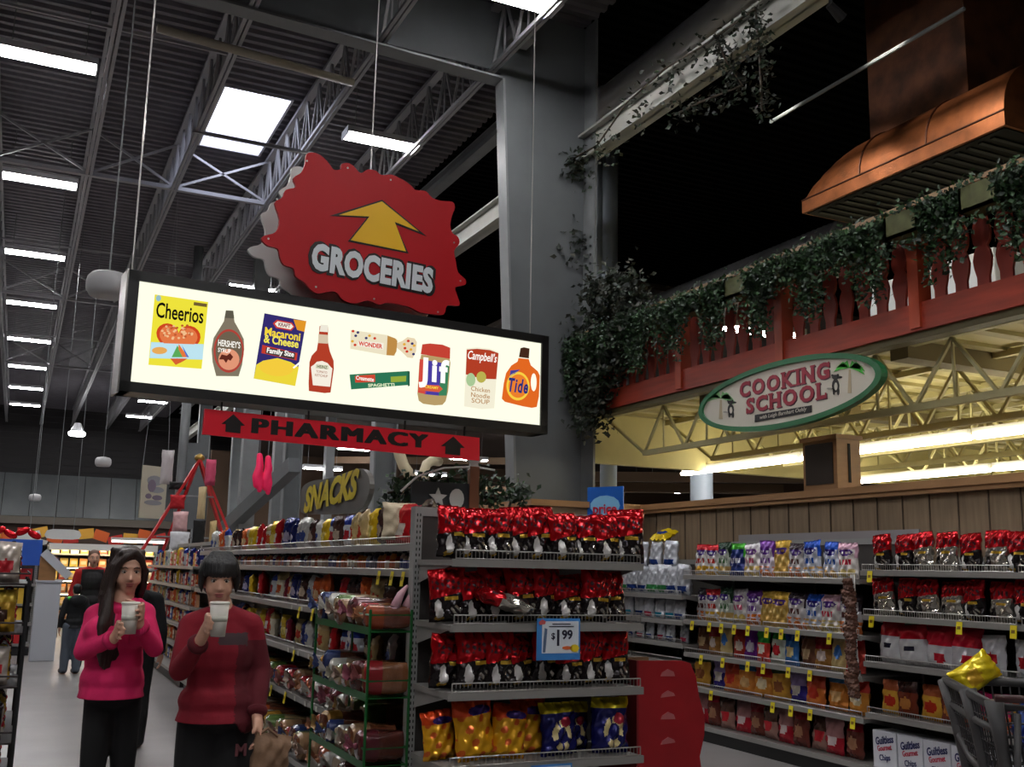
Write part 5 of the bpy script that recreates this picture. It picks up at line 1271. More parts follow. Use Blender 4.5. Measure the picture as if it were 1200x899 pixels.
def figure(name, label, J, yaw, hyaw, hpitch, k, girl, cloth, pants, hands, group=None, parts=True, hem=.86, sleeve=None, voxel=.0075):
    """J: joints in world space"""
    t = thing(name, label, 'person', (J['pelvis'].x, J['pelvis'].y, 0), 0, group)
    rz_ = Matrix.Rotation(yaw, 3, 'Z'); H_ = head_frame(J['head'], hyaw, hpitch)
    b = Blob(); add_head(b, H_, k, J['neck'])
    sh = (J['shL']+J['shR'])/2
    # torso: chest, waist, hips
    def torso(bb, g):
        cw = cloth.get('cw', .15); bb.ell(J['chest'], (cw*k+g, .1*k+g, .16*k+g), rz_); bb.ell(J['chest'].lerp(sh, .5), (cw*k+g, .08*k+g, .09*k+g), rz_)
        bb.ell(J['chest'].lerp(J['pelvis'], .55), (.125*k+g, .092*k+g, .15*k+g), rz_); bb.ell(J['pelvis'], (.14*k+g, .1*k+g, .12*k+g), rz_)
        if girl: 
            for s_ in (-1, 1): bb.ell(J['chest']+rz_ @ V((s_*.07, -.075, .01)), (.062+g, .055+g, .06+g), rz_)
        for a in ('L', 'R'):
            bb.cap(sh.lerp(J['neck'], .75), J['sh'+a], .05*k+g*.5, .05*k+g*.7)
    torso(b, 0)
    for a in ('L', 'R'):
        b.chain([J['sh'+a], J['el'+a], J['wr'+a]], [.052*k, .04*k, .027*k])
        b.chain([J['hip'+a], J['kn'+a], J['an'+a]], [.07*k, .044*k, .03*k])
        fd = rz_ @ V((0, -1, 0)); b.chain([J['an'+a]+V((0, 0, -.04)), J['an'+a]+fd*.12+V((0, 0, -.055))], [.04*k, .032*k])
        hands[a](b)
    b.build('body', M_skin, t, voxel, 2)
    if parts: face_parts(t, H_, k, .75)
    # top
    c_ = Blob(); torso(c_, .022)
    hip_ = J['pelvis']+V((0, 0, .03)); hw_ = cloth.get('hip', .178); c_.ell(hip_+rz_ @ V((0, -.012, 0)), (hw_*k, .158*k, .11*k), rz_); c_.ell(hip_+rz_ @ V((0, -.015, -.09)), (hw_*1.03*k, .168*k, .12*k), rz_); hemz = hip_.z-.085
    for a in ('L', 'R'):
        w_ = J['el'+a].lerp(J['wr'+a], .93)
        c_.chain([J['sh'+a], J['sh'+a].lerp(J['el'+a], .5), J['el'+a], J['el'+a].lerp(J['wr'+a], .5), w_], [q_*k*cloth.get('slv', 1) for q_ in (.07, .064, .058, .052, .04)])
    # collar / hood roll
    n_ = J['neck']; ring = [n_+rz_ @ V((math.cos(q_)*.075, math.sin(q_)*.07+.012, -.012+.02*math.sin(q_))) for q_ in [2*PI*i/12 for i in range(13)]]
    c_.chain(ring, [.024 if cloth.get('hood') else .016]*13)
    if cloth.get('hood'):
        c_.ell(n_+rz_ @ V((0, .1, -.03)), (.12, .06, .08), rz_)
        c_.cap(J['neck']+rz_ @ V((-.08, .0, 0)), sh+rz_ @ V((-.06, -.1, -.06)), .026, .02); c_.cap(J['neck']+rz_ @ V((.08, .0, 0)), sh+rz_ @ V((.06, -.1, -.06)), .026, .02)
    so = c_.build(cloth['name'], cloth['mats'], t, .009, 5, .7)
    for v_ in so.data.vertices:
        if v_.co.z < hemz and abs(v_.co.x-hip_.x) < .3 and min((v_.co-J['el'+a_].lerp(J['wr'+a_], q9)).length for a_ in 'LR' for q9 in (.3, .65, 1)) > .1: v_.co.z = hemz+(v_.co.z-hemz)*.05
    if len(cloth['mats']) > 1:
        for p in so.data.polygons: p.material_index = cloth['pick'](p.center, J)
    # ribs at hem and cuffs
    hz_ = hip_.z-.07
    ct = MB(); ct.tube([V((hip_.x, hip_.y, hz_-.02)), V((hip_.x, hip_.y, hz_+.03))], .001, 4)
    for a in ('L', 'R'):
        w0, w1 = J['el'+a].lerp(J['wr'+a], .86), J['el'+a].lerp(J['wr'+a], 1.0)
        r_ = MB(); r_.tube([w0, w0.lerp(w1, .3), w0.lerp(w1, .7), w1], [.046*k, .049*k, .046*k, .036*k], 14); at_world(r_.build('cuff', cloth['rib'], None, True), t)
    pl_ = Blob(); g = pants['g']
    pl_.ell(J['pelvis']+V((0, 0, -.02)), (.15*k+g*.6, .11*k+g*.6, .11*k), rz_)
    for a in ('L', 'R'): pl_.chain([J['hip'+a], J['hip'+a].lerp(J['kn'+a], .5), J['kn'+a], J['kn'+a].lerp(J['an'+a], .45), J['an'+a]], [.09*k+g, .078*k+g, .06*k+g, .056*k+g*1.2, (.042*k+g*1.2)])
    pl_.build(pants['name'], pants['mat'], t, .011, 3)
    for a in ('L', 'R'):
        s_ = Blob(); fd = rz_ @ V((0, -1, 0)); q_ = J['an'+a]; z_ = .045
        s_.ell(V((q_.x, q_.y, z_)), (.046, .05, .045)); s_.cap(V((q_.x, q_.y, z_)), V((q_.x, q_.y, z_-.008))+fd*.15, .045, .036); s_.ell(V((q_.x, q_.y, z_+.03)), (.043, .043, .04))
        o = s_.build('shoe', mat('shoe_dark', (34, 32, 34), .5), t, .009, 3)
        for v_ in o.data.vertices: v_.co.z = max(v_.co.z, .002)
    return t, H_
def cup(label, c, r0=.034, r1=.044, h=.14, lid=False):
    t = thing('paper_cup', label, 'cup', c)
    MB().lathe([(r0*.9, .002), (r0, 0), ((r0+r1)/2, h/2), (r1, h)], n=24).build('cup_body', mat('cup_white', (222, 218, 208), .5), t, True)
    MB().lathe([(r1, h-.004), (r1+.003, h), (r1+.002, h+.006), (r1-.003, h+.008)], n=24).build('rim' if not lid else 'lid', MATS['cup_white'], t, True)
    MB().lathe([((r0+r1)/2+.0006, h*.45), ((r0+r1)/2+.0022, h*.62)], n=24).build('printed_band', mat('cup_print', (186, 188, 176), .5), t, True)
    return t
# --- girl in the pink hoodie
GY = 5.5
def gp(u, v, y=GY): return at(u, v, y=y)
J = dict(head=gp(151, 671, 5.47)+V((0, .03, .004)), neck=gp(143, 706), chest=gp(137, 742, 5.53), pelvis=gp(131, 802, 5.55),
         shR=gp(113, 723, 5.55), shL=gp(168, 720, 5.5), elR=gp(97, 764, 5.48), elL=gp(181, 760, 5.42), wrR=gp(133, 749, 5.32), wrL=gp(163, 733, 5.3),
         hipR=gp(119, 815, 5.58), hipL=gp(147, 815, 5.58))
J['head'] = J['head']; 
for a, dx in (('R', -.02), ('L', .02)):
    h_ = J['hip'+a]; J['kn'+a] = V((h_.x+dx, h_.y-(.06 if a == 'R' else -.02), .47)); J['an'+a] = V((h_.x+dx*1.5, h_.y+(.02 if a == 'R' else .1), .09))
gc = gp(150.5, 743, 5.26); gcup_z = gc.z; gctr = V((gc.x, gc.y, gc.z))
cupG = cup('white paper cup held up in both hands by the girl in pink', gctr, .032, .041, .14, True)
M_pink = mat('pink_fleece', (214, 30, 96), .85, noise=.08, nscale=12, bump=.25, bscale=25); M_pinkr = mat('pink_rib', (196, 26, 88), .9, bump=.5, bscale=120, stretch=(1, 1, .05))
M_blk = mat('black_cloth', (14, 14, 17), .85)
hands = dict(R=lambda b: hand_grip(b, J['wrR'], gctr+V((0, 0, .02)), .034, 1, 1, .85), L=lambda b: hand_grip(b, J['wrL'], gctr+V((0, 0, .105)), .04, 1, -1, .85))
girl, HG = figure('person', 'young person with long dark hair in a pink hoodie holding a white cup', J, -.09, .05, .12, .94, True, dict(name='hoodie', mats=[M_pink], rib=M_pinkr, hood=True, slv=.82, hip=.162, cw=.128), dict(name='leggings', mat=M_blk, g=-.004), hands)
def hair(t, H_, k, prims, m, voxel=.007):
    b = Blob(); W = lambda x, y, z: H_ @ V((x*k, y*k, z*k)); rot = H_.to_3x3()
    for p in prims:
        if p[0] == 'e': b.ell(W(*p[1]), [q_*k for q_ in p[2]], rot)
        else:
            b.chain([W(*q_) for q_ in p[1]], [q_*k for q_ in p[2]])
    return b.build('hair', m, t, voxel, 3)
M_hairb = mat('hair_brown', (40, 26, 22), .45, noise=.3, nscale=40, bump=.6, bscale=90, stretch=(1, 1, .08)); M_hairk = mat('hair_black', (10, 9, 11), .5, bump=.5, bscale=90, stretch=(1, 1, .1))
pr = [('e', (0, .028, .058), (.082, .098, .08)), ('e', (0, .06, -.02), (.08, .065, .1)), ('e', (-.005, -.04, .098), (.058, .042, .03))]
for i in range(5): pr.append(('c', [(.02, -.062+.012*i, .112), (-.03, -.082+.012*i, .085), (-.062, -.07+.014*i, .04), (-.07, -.06+.014*i, -.02)], [.014, .016, .015, .014]))
for i in range(4): pr.append(('c', [(.02, -.06+.012*i, .112), (.052, -.066+.014*i, .08), (.071, -.05+.014*i, .03)], [.013, .014, .013]))
for i in range(6): pr.append(('c', [(-.078, -.04+.012*i, -.02), (-.1-.004*i, -.08+.012*i, -.13), (-.12+.022*i, -.13+.012*i, -.26), (-.12+.024*i, -.15+.012*i, -.38), (-.11+.026*i, -.15+.012*i, -.47-.025*(i % 3))], [.016, .022, .026, .019, .003]))
for i in range(7):
    x = -.074-.006*(i % 3); pr.append(('c', [(-.02-.01*i, -.052+.018*i, .108), (x, -.055+.022*i, .03), (x-.016, -.06+.022*i, -.08), (x-.022, -.1+.02*i, -.2), (x-.03+.006*i, -.135+.022*i, -.33), (x-.02+.008*i, -.14+.022*i, -.47)], [.014, .018, .024, .03, .026, .007]))
for i in range(5):
    pr.append(('c', [(.03+.01*i, -.05+.02*i, .105), (.078, -.035+.024*i, .02), (.084, -.01+.022*i, -.08), (.07, .03+.02*i, -.16), (.05, .07, -.26)], [.012, .015, .017, .018, .008]))
for i in range(6): pr.append(('c', [(-.06+.024*i, .09, .02), (-.06+.024*i, .1, -.1), (-.06+.02*i, .12, -.24), (-.06+.02*i, .13, -.36)], [.024, .028, .026, .008]))
hair(girl, HG, .94, pr, M_hairb)
for s_ in (-1, 1):
    b0 = J['neck']+V((s_*.03, -.1, -.05)); at_world(MB().tube([b0, b0+V((s_*.004, -.03, -.06)), b0+V((s_*.006, -.035, -.14))], .004, 6).build('drawstring', M_pinkr, None, True), girl)
at_world(MB().box(J['chest']+V((.075, -.145, .04)), (.018, .006, .03)).build('small_logo', M_white), girl)
zp = J['chest']+V((0, -.13, 0))
# --- shorter person in dark red fleece
GY2 = 5.0
J = dict(head=at(258, 681, y=4.98)+V((0, .03, .0)), neck=at(260, 716, y=5.02), chest=at(258, 762, y=5.03), pelvis=at(254, 828, y=5.05),
         shR=at(225, 734, y=5.05), shL=at(293, 734, y=5.02), elR=at(211, 785, y=4.98), elL=at(305, 785, y=5.03), wrR=at(234, 752, y=4.78), wrL=at(301, 838, y=4.9),
         hipR=at(238, 845, y=5.08), hipL=at(272, 845, y=5.08))
J2 = J
for a, dx in (('R', -.02), ('L', .01)):
    h_ = J['hip'+a]; J['kn'+a] = V((h_.x+dx, h_.y-(.05 if a == 'L' else -.03), .45)); J['an'+a] = V((h_.x+dx*1.5, h_.y+(.0 if a == 'L' else .1), .09))
cc = at(255, 746, y=4.68); cctr = V((cc.x, cc.y, cc.z))
cupB = cup('white paper cup with faint print held by the person in dark red', cctr, .031, .041, .14)
M_mar = mat('maroon_fleece', (126, 10, 32), .9, noise=.08, nscale=12, bump=.25, bscale=25); M_mard = mat('dark_panel', (86, 12, 26), .9); M_char = mat('charcoal_band', (70, 54, 58), .9)
def pick(c, J):
    c = c; dz = c.z
    if abs(dz-(J['chest'].z+.055)) < .028 and c.y < J['chest'].y and c.x > J['chest'].x-.03 and c.x < J['shL'].x-.02: return 2
    if c.x > J['shL'].x-.07 and c.z < J['chest'].z+.05: return 1
    if c.z < J['chest'].z-.0 and abs(c.x-J['chest'].x) > .12 and c.x > J['chest'].x: return 1
    return 0
hands = dict(R=lambda b: hand_grip(b, J2['wrR'], cctr+V((0, 0, .055)), .037, 1, 1, 1.0), L=lambda b: hand_relaxed(b, J2['wrL'], (.1, -.3, -1), (-1, 0, -.1), 1.0, .7))
guy, HB = figure('person', 'dark-haired person in a dark red fleece jacket raising a white cup', J, -.12, -.1, .1, .97, False, dict(name='fleece_jacket', mats=[M_mar, M_mard, M_char], rib=M_mard, pick=pick, hip=.185, slv=.92, cw=.14), dict(name='trousers', mat=M_blk, g=.03), hands)
pr = [('e', (0, .02, .058), (.086, .1, .082)), ('e', (0, .05, -.0), (.084, .07, .085)), ('e', (0, -.055, .072), (.06, .034, .032))]
for i in range(9):
    x = -.064+.016*i; pr.append(('c', [(x*.6, -.02, .128), (x*.95, -.075+abs(x)*.25, .085), (x*1.05, -.094+abs(x)*.45, .045), (x*1.08, -.093+abs(x)*.45, .022+abs(x)*.12*(i % 2))], [.018, .016, .0125, .005]))
for s_ in (-1, 1):
    for i in range(3): pr.append(('c', [(s_*.06, -.02+.03*i, .1), (s_*.083, -.035+.03*i, .04), (s_*.083, -.03+.03*i, -.02), (s_*.078, -.025+.03*i, -.05+.01*i)], [.018, .016, .014, .006]))
hair(guy, HB, .97, pr, M_hairk)
# zip placket & emblem on the trousers
nk = J['neck']; 
em = J['hipL'].lerp(J['knL'], .3)+V((.02, -.115, 0))
o = textmesh('trouser_print', 'M', .07, mat('print_rose', (120, 70, 76), .8), None, (0, 0, 0), bold=.003, ext=.002); o.location = em; at_world(o, guy)
# bag of rolls in the lowered hand
lw = J['wrL']; bg = thing('brown_paper_bag', 'crumpled brown paper bag carried low by the person in dark red', 'bag', (lw.x+.04, lw.y-.05, lw.z-.36))
pm = bag_mesh('sack', .2, .26, .12, lambda u, v, s: 0, [mat('kraft_paper', (120, 92, 70), .8, noise=.2, nscale=10, bump=.8, bscale=20)], 5); o = bpy.data.objects.new('sack', pm); C.objects.link(o); o.parent = bg; o.location = (0, 0, .02); o.rotation_euler = (0, .15, .4)
MB().tube([(-.05, 0, .27), (0, -.01, .31), (.05, 0, .27)], .008, 6).build('twist_handle', MATS['kraft_paper'], bg)
# --- child in a dark jacket and adult in a red and black vest, farther down the aisle
def simple_person(lab, x, y, H, yaw, top, topm, pantm, hairm, back=False, extra=None, seed=0):
    k = H/1.68
    def W(a, b_, c_): 
        p = Matrix.Rotation(yaw, 3, 'Z') @ V((a*k, b_*k, 0)); return V((x+p.x, y+p.y, c_*k))
    J = dict(head=W(0, -.01, 1.56), neck=W(0, .01, 1.42), chest=W(0, 0, 1.22), pelvis=W(0, .01, .93), shR=W(-.17, .01, 1.36), shL=W(.17, .01, 1.36), elR=W(-.24, .03, 1.08), elL=W(.24, .02, 1.08),
             wrR=W(-.23, -.1, .86), wrL=W(.22, -.12, .88), hipR=W(-.085, 0, .88), hipL=W(.085, 0, .88), knR=W(-.09, -.02, .48), knL=W(.1, -.05, .48), anR=W(-.1, .05, .08), anL=W(.11, -.02, .08))
    fd = Matrix.Rotation(yaw, 3, 'Z') @ V((0, -1, 0))
    hd_ = dict(R=lambda b: hand_relaxed(b, J['wrR'], V((0, 0, -1))+fd*.4, Matrix.Rotation(yaw, 3, 'Z') @ V((1, 0, 0)), k), L=lambda b: hand_relaxed(b, J['wrL'], V((0, 0, -1))+fd*.4, Matrix.Rotation(yaw, 3, 'Z') @ V((-1, 0, 0)), k))
    t, H_ = figure('person', lab, J, yaw, yaw, 0.0, k, False, topm, dict(name='trousers', mat=pantm, g=.02), hd_, None, True, voxel=.011)
    hair(t, H_, k, [('e', (0, .025, .052), (.082, .096, .078)), ('e', (0, .05, .0), (.08, .066, .075))], hairm, .01)
    if extra: extra(t, J)
    return t
M_jk = mat('jacket_black', (20, 22, 26), .8); M_lime = mat('lime_trim', (60, 190, 50), .6); M_jean = mat('jeans_grey', (84, 92, 104), .85); M_redp = mat('polo_red', (176, 24, 26), .8); M_vest = mat('vest_black', (22, 20, 22), .8)
def limecollar(t, J):
    n_ = J['neck']; at_world(MB().tube([n_+V((math.cos(q_)*.1, math.sin(q_)*.105, -.01)) for q_ in [2*PI*i/14 for i in range(15)]], .03, 8).build('lime_collar', M_lime, None, True), t)
pk_ = at(84, 740, y=15.9)
simple_person('child in a black jacket with lime green collar seen from behind', pk_.x+.02, 15.9, 1.22, PI+.2, 'j', dict(name='jacket', mats=[M_jk], rib=M_jk, hood=True), M_jean, M_hairk, extra=limecollar)
pe = at(106, 700, y=16.2)
simple_person('store employee in red shirt and black vest facing the child', pe.x, 16.2, 1.7, .05, 'v', dict(name='vest_and_shirt', mats=[M_vest, M_redp], rib=M_redp, pick=lambda c, J: 1 if abs(c.x-J['chest'].x) > .15 or c.z > J['neck'].z-.01 else 0), M_blk, mat('hair_grey_brown', (96, 70, 54), .6))
pd = at(179, 690, y=9.5)
simple_person('person in a black coat mostly hidden behind the girl in pink', pd.x-.1, 9.6, 1.52, PI-.3, 'j', dict(name='coat', mats=[M_jk], rib=M_jk, hood=True), M_blk, M_hairk)
# ------------------------------------------------------------------ aisle left edge, far shelves, decorations
# dark wire rack at the left edge
lr = thing('merchandise_rack', 'dark wire merchandise rack of small red and yellow goods by the open aisle', 'display rack', (-.75, 7.2, 0))
for x, y in ((0, 0), (.85, 0), (0, 1.5), (.85, 1.5), (.85, .75)): MB().tube([(x, y, 0), (x, y, 1.42)], .014, 6).build('post', M_dark, lr)
for z in (.12, .45, .78, 1.1, 1.4):
    s = MB(); s.span(0, .85, 0, 1.5, z-.012, z, 0)
    for zz in (z+.06,): s.tube([(0, 0, zz), (.85, 0, zz), (.85, 1.5, zz)], .006, 5)
    s.build('shelf', mat('rack_shelf', (40, 30, 30), .6), lr)
LC = [(('lr1'), (150, 24, 34), (120, 20, 30), (200, 180, 150), 'dark red'), ('lr2', (200, 170, 60), (190, 150, 50), (60, 40, 30), 'mustard'), ('lr3', (40, 30, 30), (50, 34, 34), (190, 60, 50), 'blackish'), ('lr4', (206, 196, 186), (190, 180, 170), (180, 40, 50), 'cream')]
for lv, z in enumerate((.12, .45, .78, 1.1, 1.4)):
    for j in range(6):
        for side in (0, 1):
            c_ = LC[(j+lv*2+side) % 4 if lv > 1 else (1, 3, 1, 2)[(j+side) % 4]]
            ms = two(c_[0], c_[1], c_[2], c_[3], .7, .17, .24, .08)
            if side == 0 and j < 4: place('snack_packet', ms[0], (-.65+.2*j, 7.28, z+.003), R.uniform(-.2, .2), '%s packet, %s from outer post, dark rack level %s, near side' % (c_[4], ordn(j), ordn(lv)), 'packet', 'packets on the dark rack', R.uniform(.9, 1.1), -.05)
            elif side == 1: place('snack_packet', ms[1], (-.0, 7.4+.22*j, z+.003), PI/2+R.uniform(-.2, .2), '%s packet, %s from near post, dark rack level %s, aisle side' % (c_[4], ordn(j), ordn(lv)), 'packet', 'packets on the dark rack', R.uniform(.9, 1.1), -.05)
# white podium
b0 = at(40, 757, y=18.0)
t = thing('white_podium', 'tall white box podium standing at the end of the left shelves', 'podium', (b0.x-.06, 17.9, 0)); MB().span(0, .36, 0, .3, 0, 1.2).build('body', mat('podium_white', (188, 192, 200), .5), t, bevel=.01); MB().span(-.02, .38, -.02, .32, 1.2, 1.23).build('top', MATS['podium_white'], t)
MB().box((.26, .0, 1.48), (.55, .04, .13), M=Matrix.Rotation(.75, 3, 'Y')).build('slanted_board', MATS['podium_white'], t); MB().span(.02, .26, .02, .28, 1.23, 1.6).build('tan_box', M_tan, t)
MB().span(.36, .37, .1, .2, .35, .55).build('outlet_cover', M_dark, t)
# red endcap left
t = gondola('red shelf end with boxed sweets at the far left', (-1.3, 19.6, 0), 0, 1.65, [(.18, .55), (.5, .45), (.82, .45), (1.14, .45)], H=1.75, name='red_endcap', fences=False)
for lv, z in enumerate((.18, .5, .82, 1.14)):
    for j in range(8):
        ms = [MB().span(-.09, .09, -.06, .06, 0, .25).mesh('sweet_box', mat('sweet%d' % q_, [(196, 30, 36), (226, 186, 60), (200, 40, 80)][q_], .5)) for q_ in range(3)] if (lv, j) == (0, 0) else ms
        q_ = (0, 1, 1, 0)[lv] if j % 4 else 2
        place('sweet_box', ms[q_], (-1.2+.2*j, 19.25, z+.002), 0, '%s box of sweets, %s along on red shelf end level %s' % (['red', 'yellow', 'pink'][q_], ordn(j), ordn(lv)), 'box', 'boxes on the red shelf end')
t = thing('header_sign', 'blue and white header board with red glossy bows above the red shelf end', 'sign', (-1.3, 19.0, 1.45))
MB().span(0, 1.7, 0, .03, 0, .42).build('board', mat('hdr_blue', (40, 90, 190), .4), t); MB().span(.3, 1.4, -.005, 0, .06, .3).build('white_panel', mat('hdr_white', (220, 226, 236), .4), t)
f = Blob()
for q_ in range(9): f.ell((.12+.18*q_, 0, .5+.05*(q_ % 2)), (.12, .05, .06), Matrix.Rotation(.5*(-1)**q_, 3, 'Y'))
o = f.mb.build('foil_bow', F_('bow', (200, 16, 30), .15, .6), None, True); o.location = t.location; o.name = 'foil_bow'; o.parent = t; o.location = (0, 0, 0)
M_sw = mat('hang_white', (206, 208, 206), .5)
a = at(34, 632, y=21); t = thing('hanging_cutout', 'white cloud-shaped cut-out sign hanging over the left shelves', 'hanging sign', a)
MB().slab([(-.3, -.05), (-.24, .12), (-.1, .17), (.06, .15), (.16, .17), (.2, .06), (.15, .02), (.32, -.02), (.3, -.08), (.16, -.12), (.05, -.2), (-.08, -.24), (-.2, -.17)], 0, .03).build('panel', M_sw, t); MB().tube([(0, .01, .15), (0, .01, 8.9-a.z)], .006, 4).build('wire', M_steel, t)
a = at(74, 626, y=24); t = thing('hanging_sign', 'white rounded sign with faint lettering hanging far down the open aisle', 'hanging sign', a)
MB().slab([(-.36, -.02), (-.32, .07), (-.2, .1), (.2, .1), (.32, .07), (.36, -.02), (.32, -.09), (.2, -.11), (-.2, -.11), (-.32, -.09)], 0, .03).build('panel', M_sw, t); MB().tube([(-.2, .01, .1), (-.2, .01, 8.9-a.z)], .006, 4).tube([(.2, .01, .1), (.2, .01, 8.9-a.z)], .006, 4).build('wire', M_steel, t)
# brightly lit far display shelves
def fardisp(x0, x1, y, lab, zt=2.0, cols=None, seed=1):
    t = gondola(lab, (x0, y, 0), 0, x1-x0, [(.2, .5), (.5, .45), (.8, .42), (1.1, .42), (1.4, .4), (1.7, .4)], H=zt, fences=False, bay=1.2, name='lit_display_case')
    MB().span(0, x1-x0, -.6, 0, zt, zt+.03).span(0, x1-x0, -.62, -.6, zt-.12, zt+.03).build('canopy', M_white, t); MB().span(.05, x1-x0-.05, -.56, -.5, zt-.05, zt-.02).build('canopy_light', glow('case_light', (255, 232, 190), 45), t)
    for z in (.77, 1.07, 1.37): MB().span(.05, x1-x0-.05, -.4, -.38, z-.015, z-.005).build('shelf_light', glow('case_light2', (255, 232, 190), 25), t)
    rr = random.Random(seed); me = {}
    for lv, z in enumerate((.2, .5, .8, 1.1, 1.4, 1.7)):
        x = x0+.15; j = 0
        while x < x1-.1:
            c_ = rr.randrange(len(cols))
            if c_ not in me: me[c_] = MB().span(-.085, .085, -.06, .06, 0, .19).span(-.06, .06, -.065, -.06, .05, .13, 1).mesh('pack', [mat('far%02x%02x%02x' % cols[c_][0], cols[c_][0], .4), mat('far_label', (222, 190, 150), .5)])
            place('food_pack', me[c_], (x, y-.28, z+.002), 0, '%s pack, %s along on %s level %s' % (cols[c_][1], ordn(j), 'the lit case' if seed == 1 else 'the far case', ordn(lv)), 'food pack', 'packs on the lit display case' if seed == 1 else 'packs on the far case', (1, 1, 1)); x += .21; j += 1
FC = [((230, 186, 80), 'yellow'), ((214, 204, 184), 'white'), ((180, 70, 50), 'red'), ((110, 86, 130), 'violet'), ((220, 150, 80), 'orange'), ((190, 160, 80), 'mustard'), ((200, 130, 70), 'tan')]
fardisp(.7, 3.1, 27, 'brightly lit display case of yellow and white goods at the end of the aisle', 1.9, FC, 1)
fardisp(-2.6, .3, 31, 'lit display case farther off behind the red shelf end', 1.95, FC, 2)
mb = MB()
for q_ in range(14): mb.box((.0+q_*.34, 0, .08*math.sin(q_*1.7)), (.34, .05, .24), q_ % 3, Matrix.Rotation(.3*math.sin(q_*2.3), 3, 'Y'))
o = mb.build('autumn_banner', [mat('ban_or', (214, 96, 36), .6), mat('ban_red', (196, 44, 34), .6), mat('ban_yel', (226, 170, 60), .6)]); o.location = (-1.2, 27.3, 2.12); tag(o, 'row of orange and red paper decorations above the lit display case', 'decoration')
p = at(130, 634, y=24.5); t = thing('tube_light', 'single thin white tube light low over the far shelves', 'tube light', p); MB().span(0, 1.15, -.05, .05, .02, .08).build('housing', M_white, t); MB().tube([(.02, 0, 0), (1.13, 0, 0)], .025, 8).build('tube', glow('thin_tube', (255, 250, 240), 6), t)
# framed banner
b1, b2, b3 = at(168, 545, y=21), at(197, 538, y=21), at(167, 607, y=21)
w_, h_ = b2.x-b1.x+.12, b1.z-b3.z
t = thing('picture_banner', 'tall pale banner with a faded grey landscape picture beside the red ladder', 'banner', (b1.x, 21, b3.z), .5)
MB().span(0, w_, 0, .03, 0, h_).build('cloth', mat('banner_cream', (172, 166, 148), .7), t)
mb = MB()
for (cx_, cz_, rx_, rz_, mi) in ((.5, .72, .3, .1, 0), (.4, .62, .16, .12, 1), (.6, .55, .3, .06, 0), (.3, .42, .12, .05, 1), (.65, .4, .2, .05, 1), (.5, .3, .35, .05, 0)):
    mb.slab([(x_*w_, z_*h_) for x_, z_ in ell(cx_, cz_, rx_, rz_, 14)], -.004-.002*mi, 0, mi)
mb.build('landscape_print', [mat('pr_grey', (130, 132, 136), .7), mat('pr_mauve', (112, 100, 116), .7)], t); MB().tube([(0, .015, h_), (w_/2, .015, 8.9-b3.z), (w_, .015, h_)], .006, 4).build('wire', M_steel, t)
# red A-frame ladder stand with hanging goods
ap = at(234, 538, y=19.6)
lt = thing('red_ladder', 'tall red A-frame ladder display stand behind the bread shelves', 'ladder', (ap.x, 19.6, 0)); M_lad = mat('ladder_red', (186, 20, 26), .4)
f0, f1, f2 = at(160, 655, y=19.4).x-ap.x, at(262, 612, y=19.6), at(193, 640, y=19.9).x-ap.x
zt = ap.z; hs = (zt-0)
def leg(xa, za, y): # passes through (xa, za) from the apex
    k = zt/(zt-za); return (xa*k, y, 0)
for nm, e in (('leg', leg(f0, at(160, 655, y=19.4).z, -.35)), ('leg', leg(f2, at(193, 640, y=19.9).z, .5)), ('leg', leg(f1.x-ap.x, f1.z, -.35)), ('leg', leg(f1.x-ap.x-.06, f1.z, .5))):
    MB().bar((0, e[1]*.1, zt), e, .075, .045).build(nm, M_lad, lt)
MB().lathe([(.05, -.05), (.1, .0), (.08, .06), (.02, .1)], (0, 0, zt), 12).build('finial', mat('brass', (150, 120, 60), .3, .7), lt, True)
for z in (2.75, 2.0, 1.4):
    k = (zt-z)/zt; MB().tube([(-.95*k-.25, 0, z), (.75*k+.15, 0, z)], .018, 6).build('rung', M_steel, lt)
HG_ = [((ap.x+.18, 19.4, 3.20), (.16, .12, .42), (190, 70, 100), 'fluffy pink plush hanging beside the ladder top'), ((ap.x-.55, 19.7, 3.28), (.2, .06, .55), (176, 170, 170), 'pale printed bag hanging left of the ladder top'), ((ap.x-.35, 19.6, 2.93), (.26, .1, .12), (16, 14, 16), 'black hat hanging on the ladder rung'),
       ((ap.x-.36, 19.4, 2.63), (.22, .08, .22), (170, 20, 30), 'red cloth hanging on the ladder rung'), ((ap.x-.3, 19.3, 2.28), (.22, .07, .3), (200, 160, 160), 'pinkish white shirt hanging in the ladder'), ((ap.x+.05, 19.3, 2.63), (.12, .06, .5), (190, 170, 130), 'beige scarf hanging in the ladder'), ((ap.x+.05, 19.4, 2.08), (.2, .06, .42), (18, 18, 20), 'black garment hanging in the ladder'),
       ((ap.x-.3, 19.2, 1.93), (.3, .06, .28), (196, 196, 200), 'white apron hanging low in the ladder'), ((ap.x+.28, 19.3, 2.03), (.1, .05, .5), (196, 170, 120), 'tan strip of cloth hanging at the ladder side')]
for i, (c_, r_, col, lab) in enumerate(HG_):
    me = bag_mesh('garment', r_[0]*1.2, r_[2]*1.15, r_[1]*1.8, lambda u, v, s: 0, [mat('garment_%02x%02x%02x' % col, col, .85, bump=.8, bscale=12)], i+200, 12, 14)
    place('hanging_garment', me, (c_[0], c_[1]-.0, c_[2]-r_[2]*.6), R.uniform(-.4, .4), lab, 'hanging item', None, 1.0)
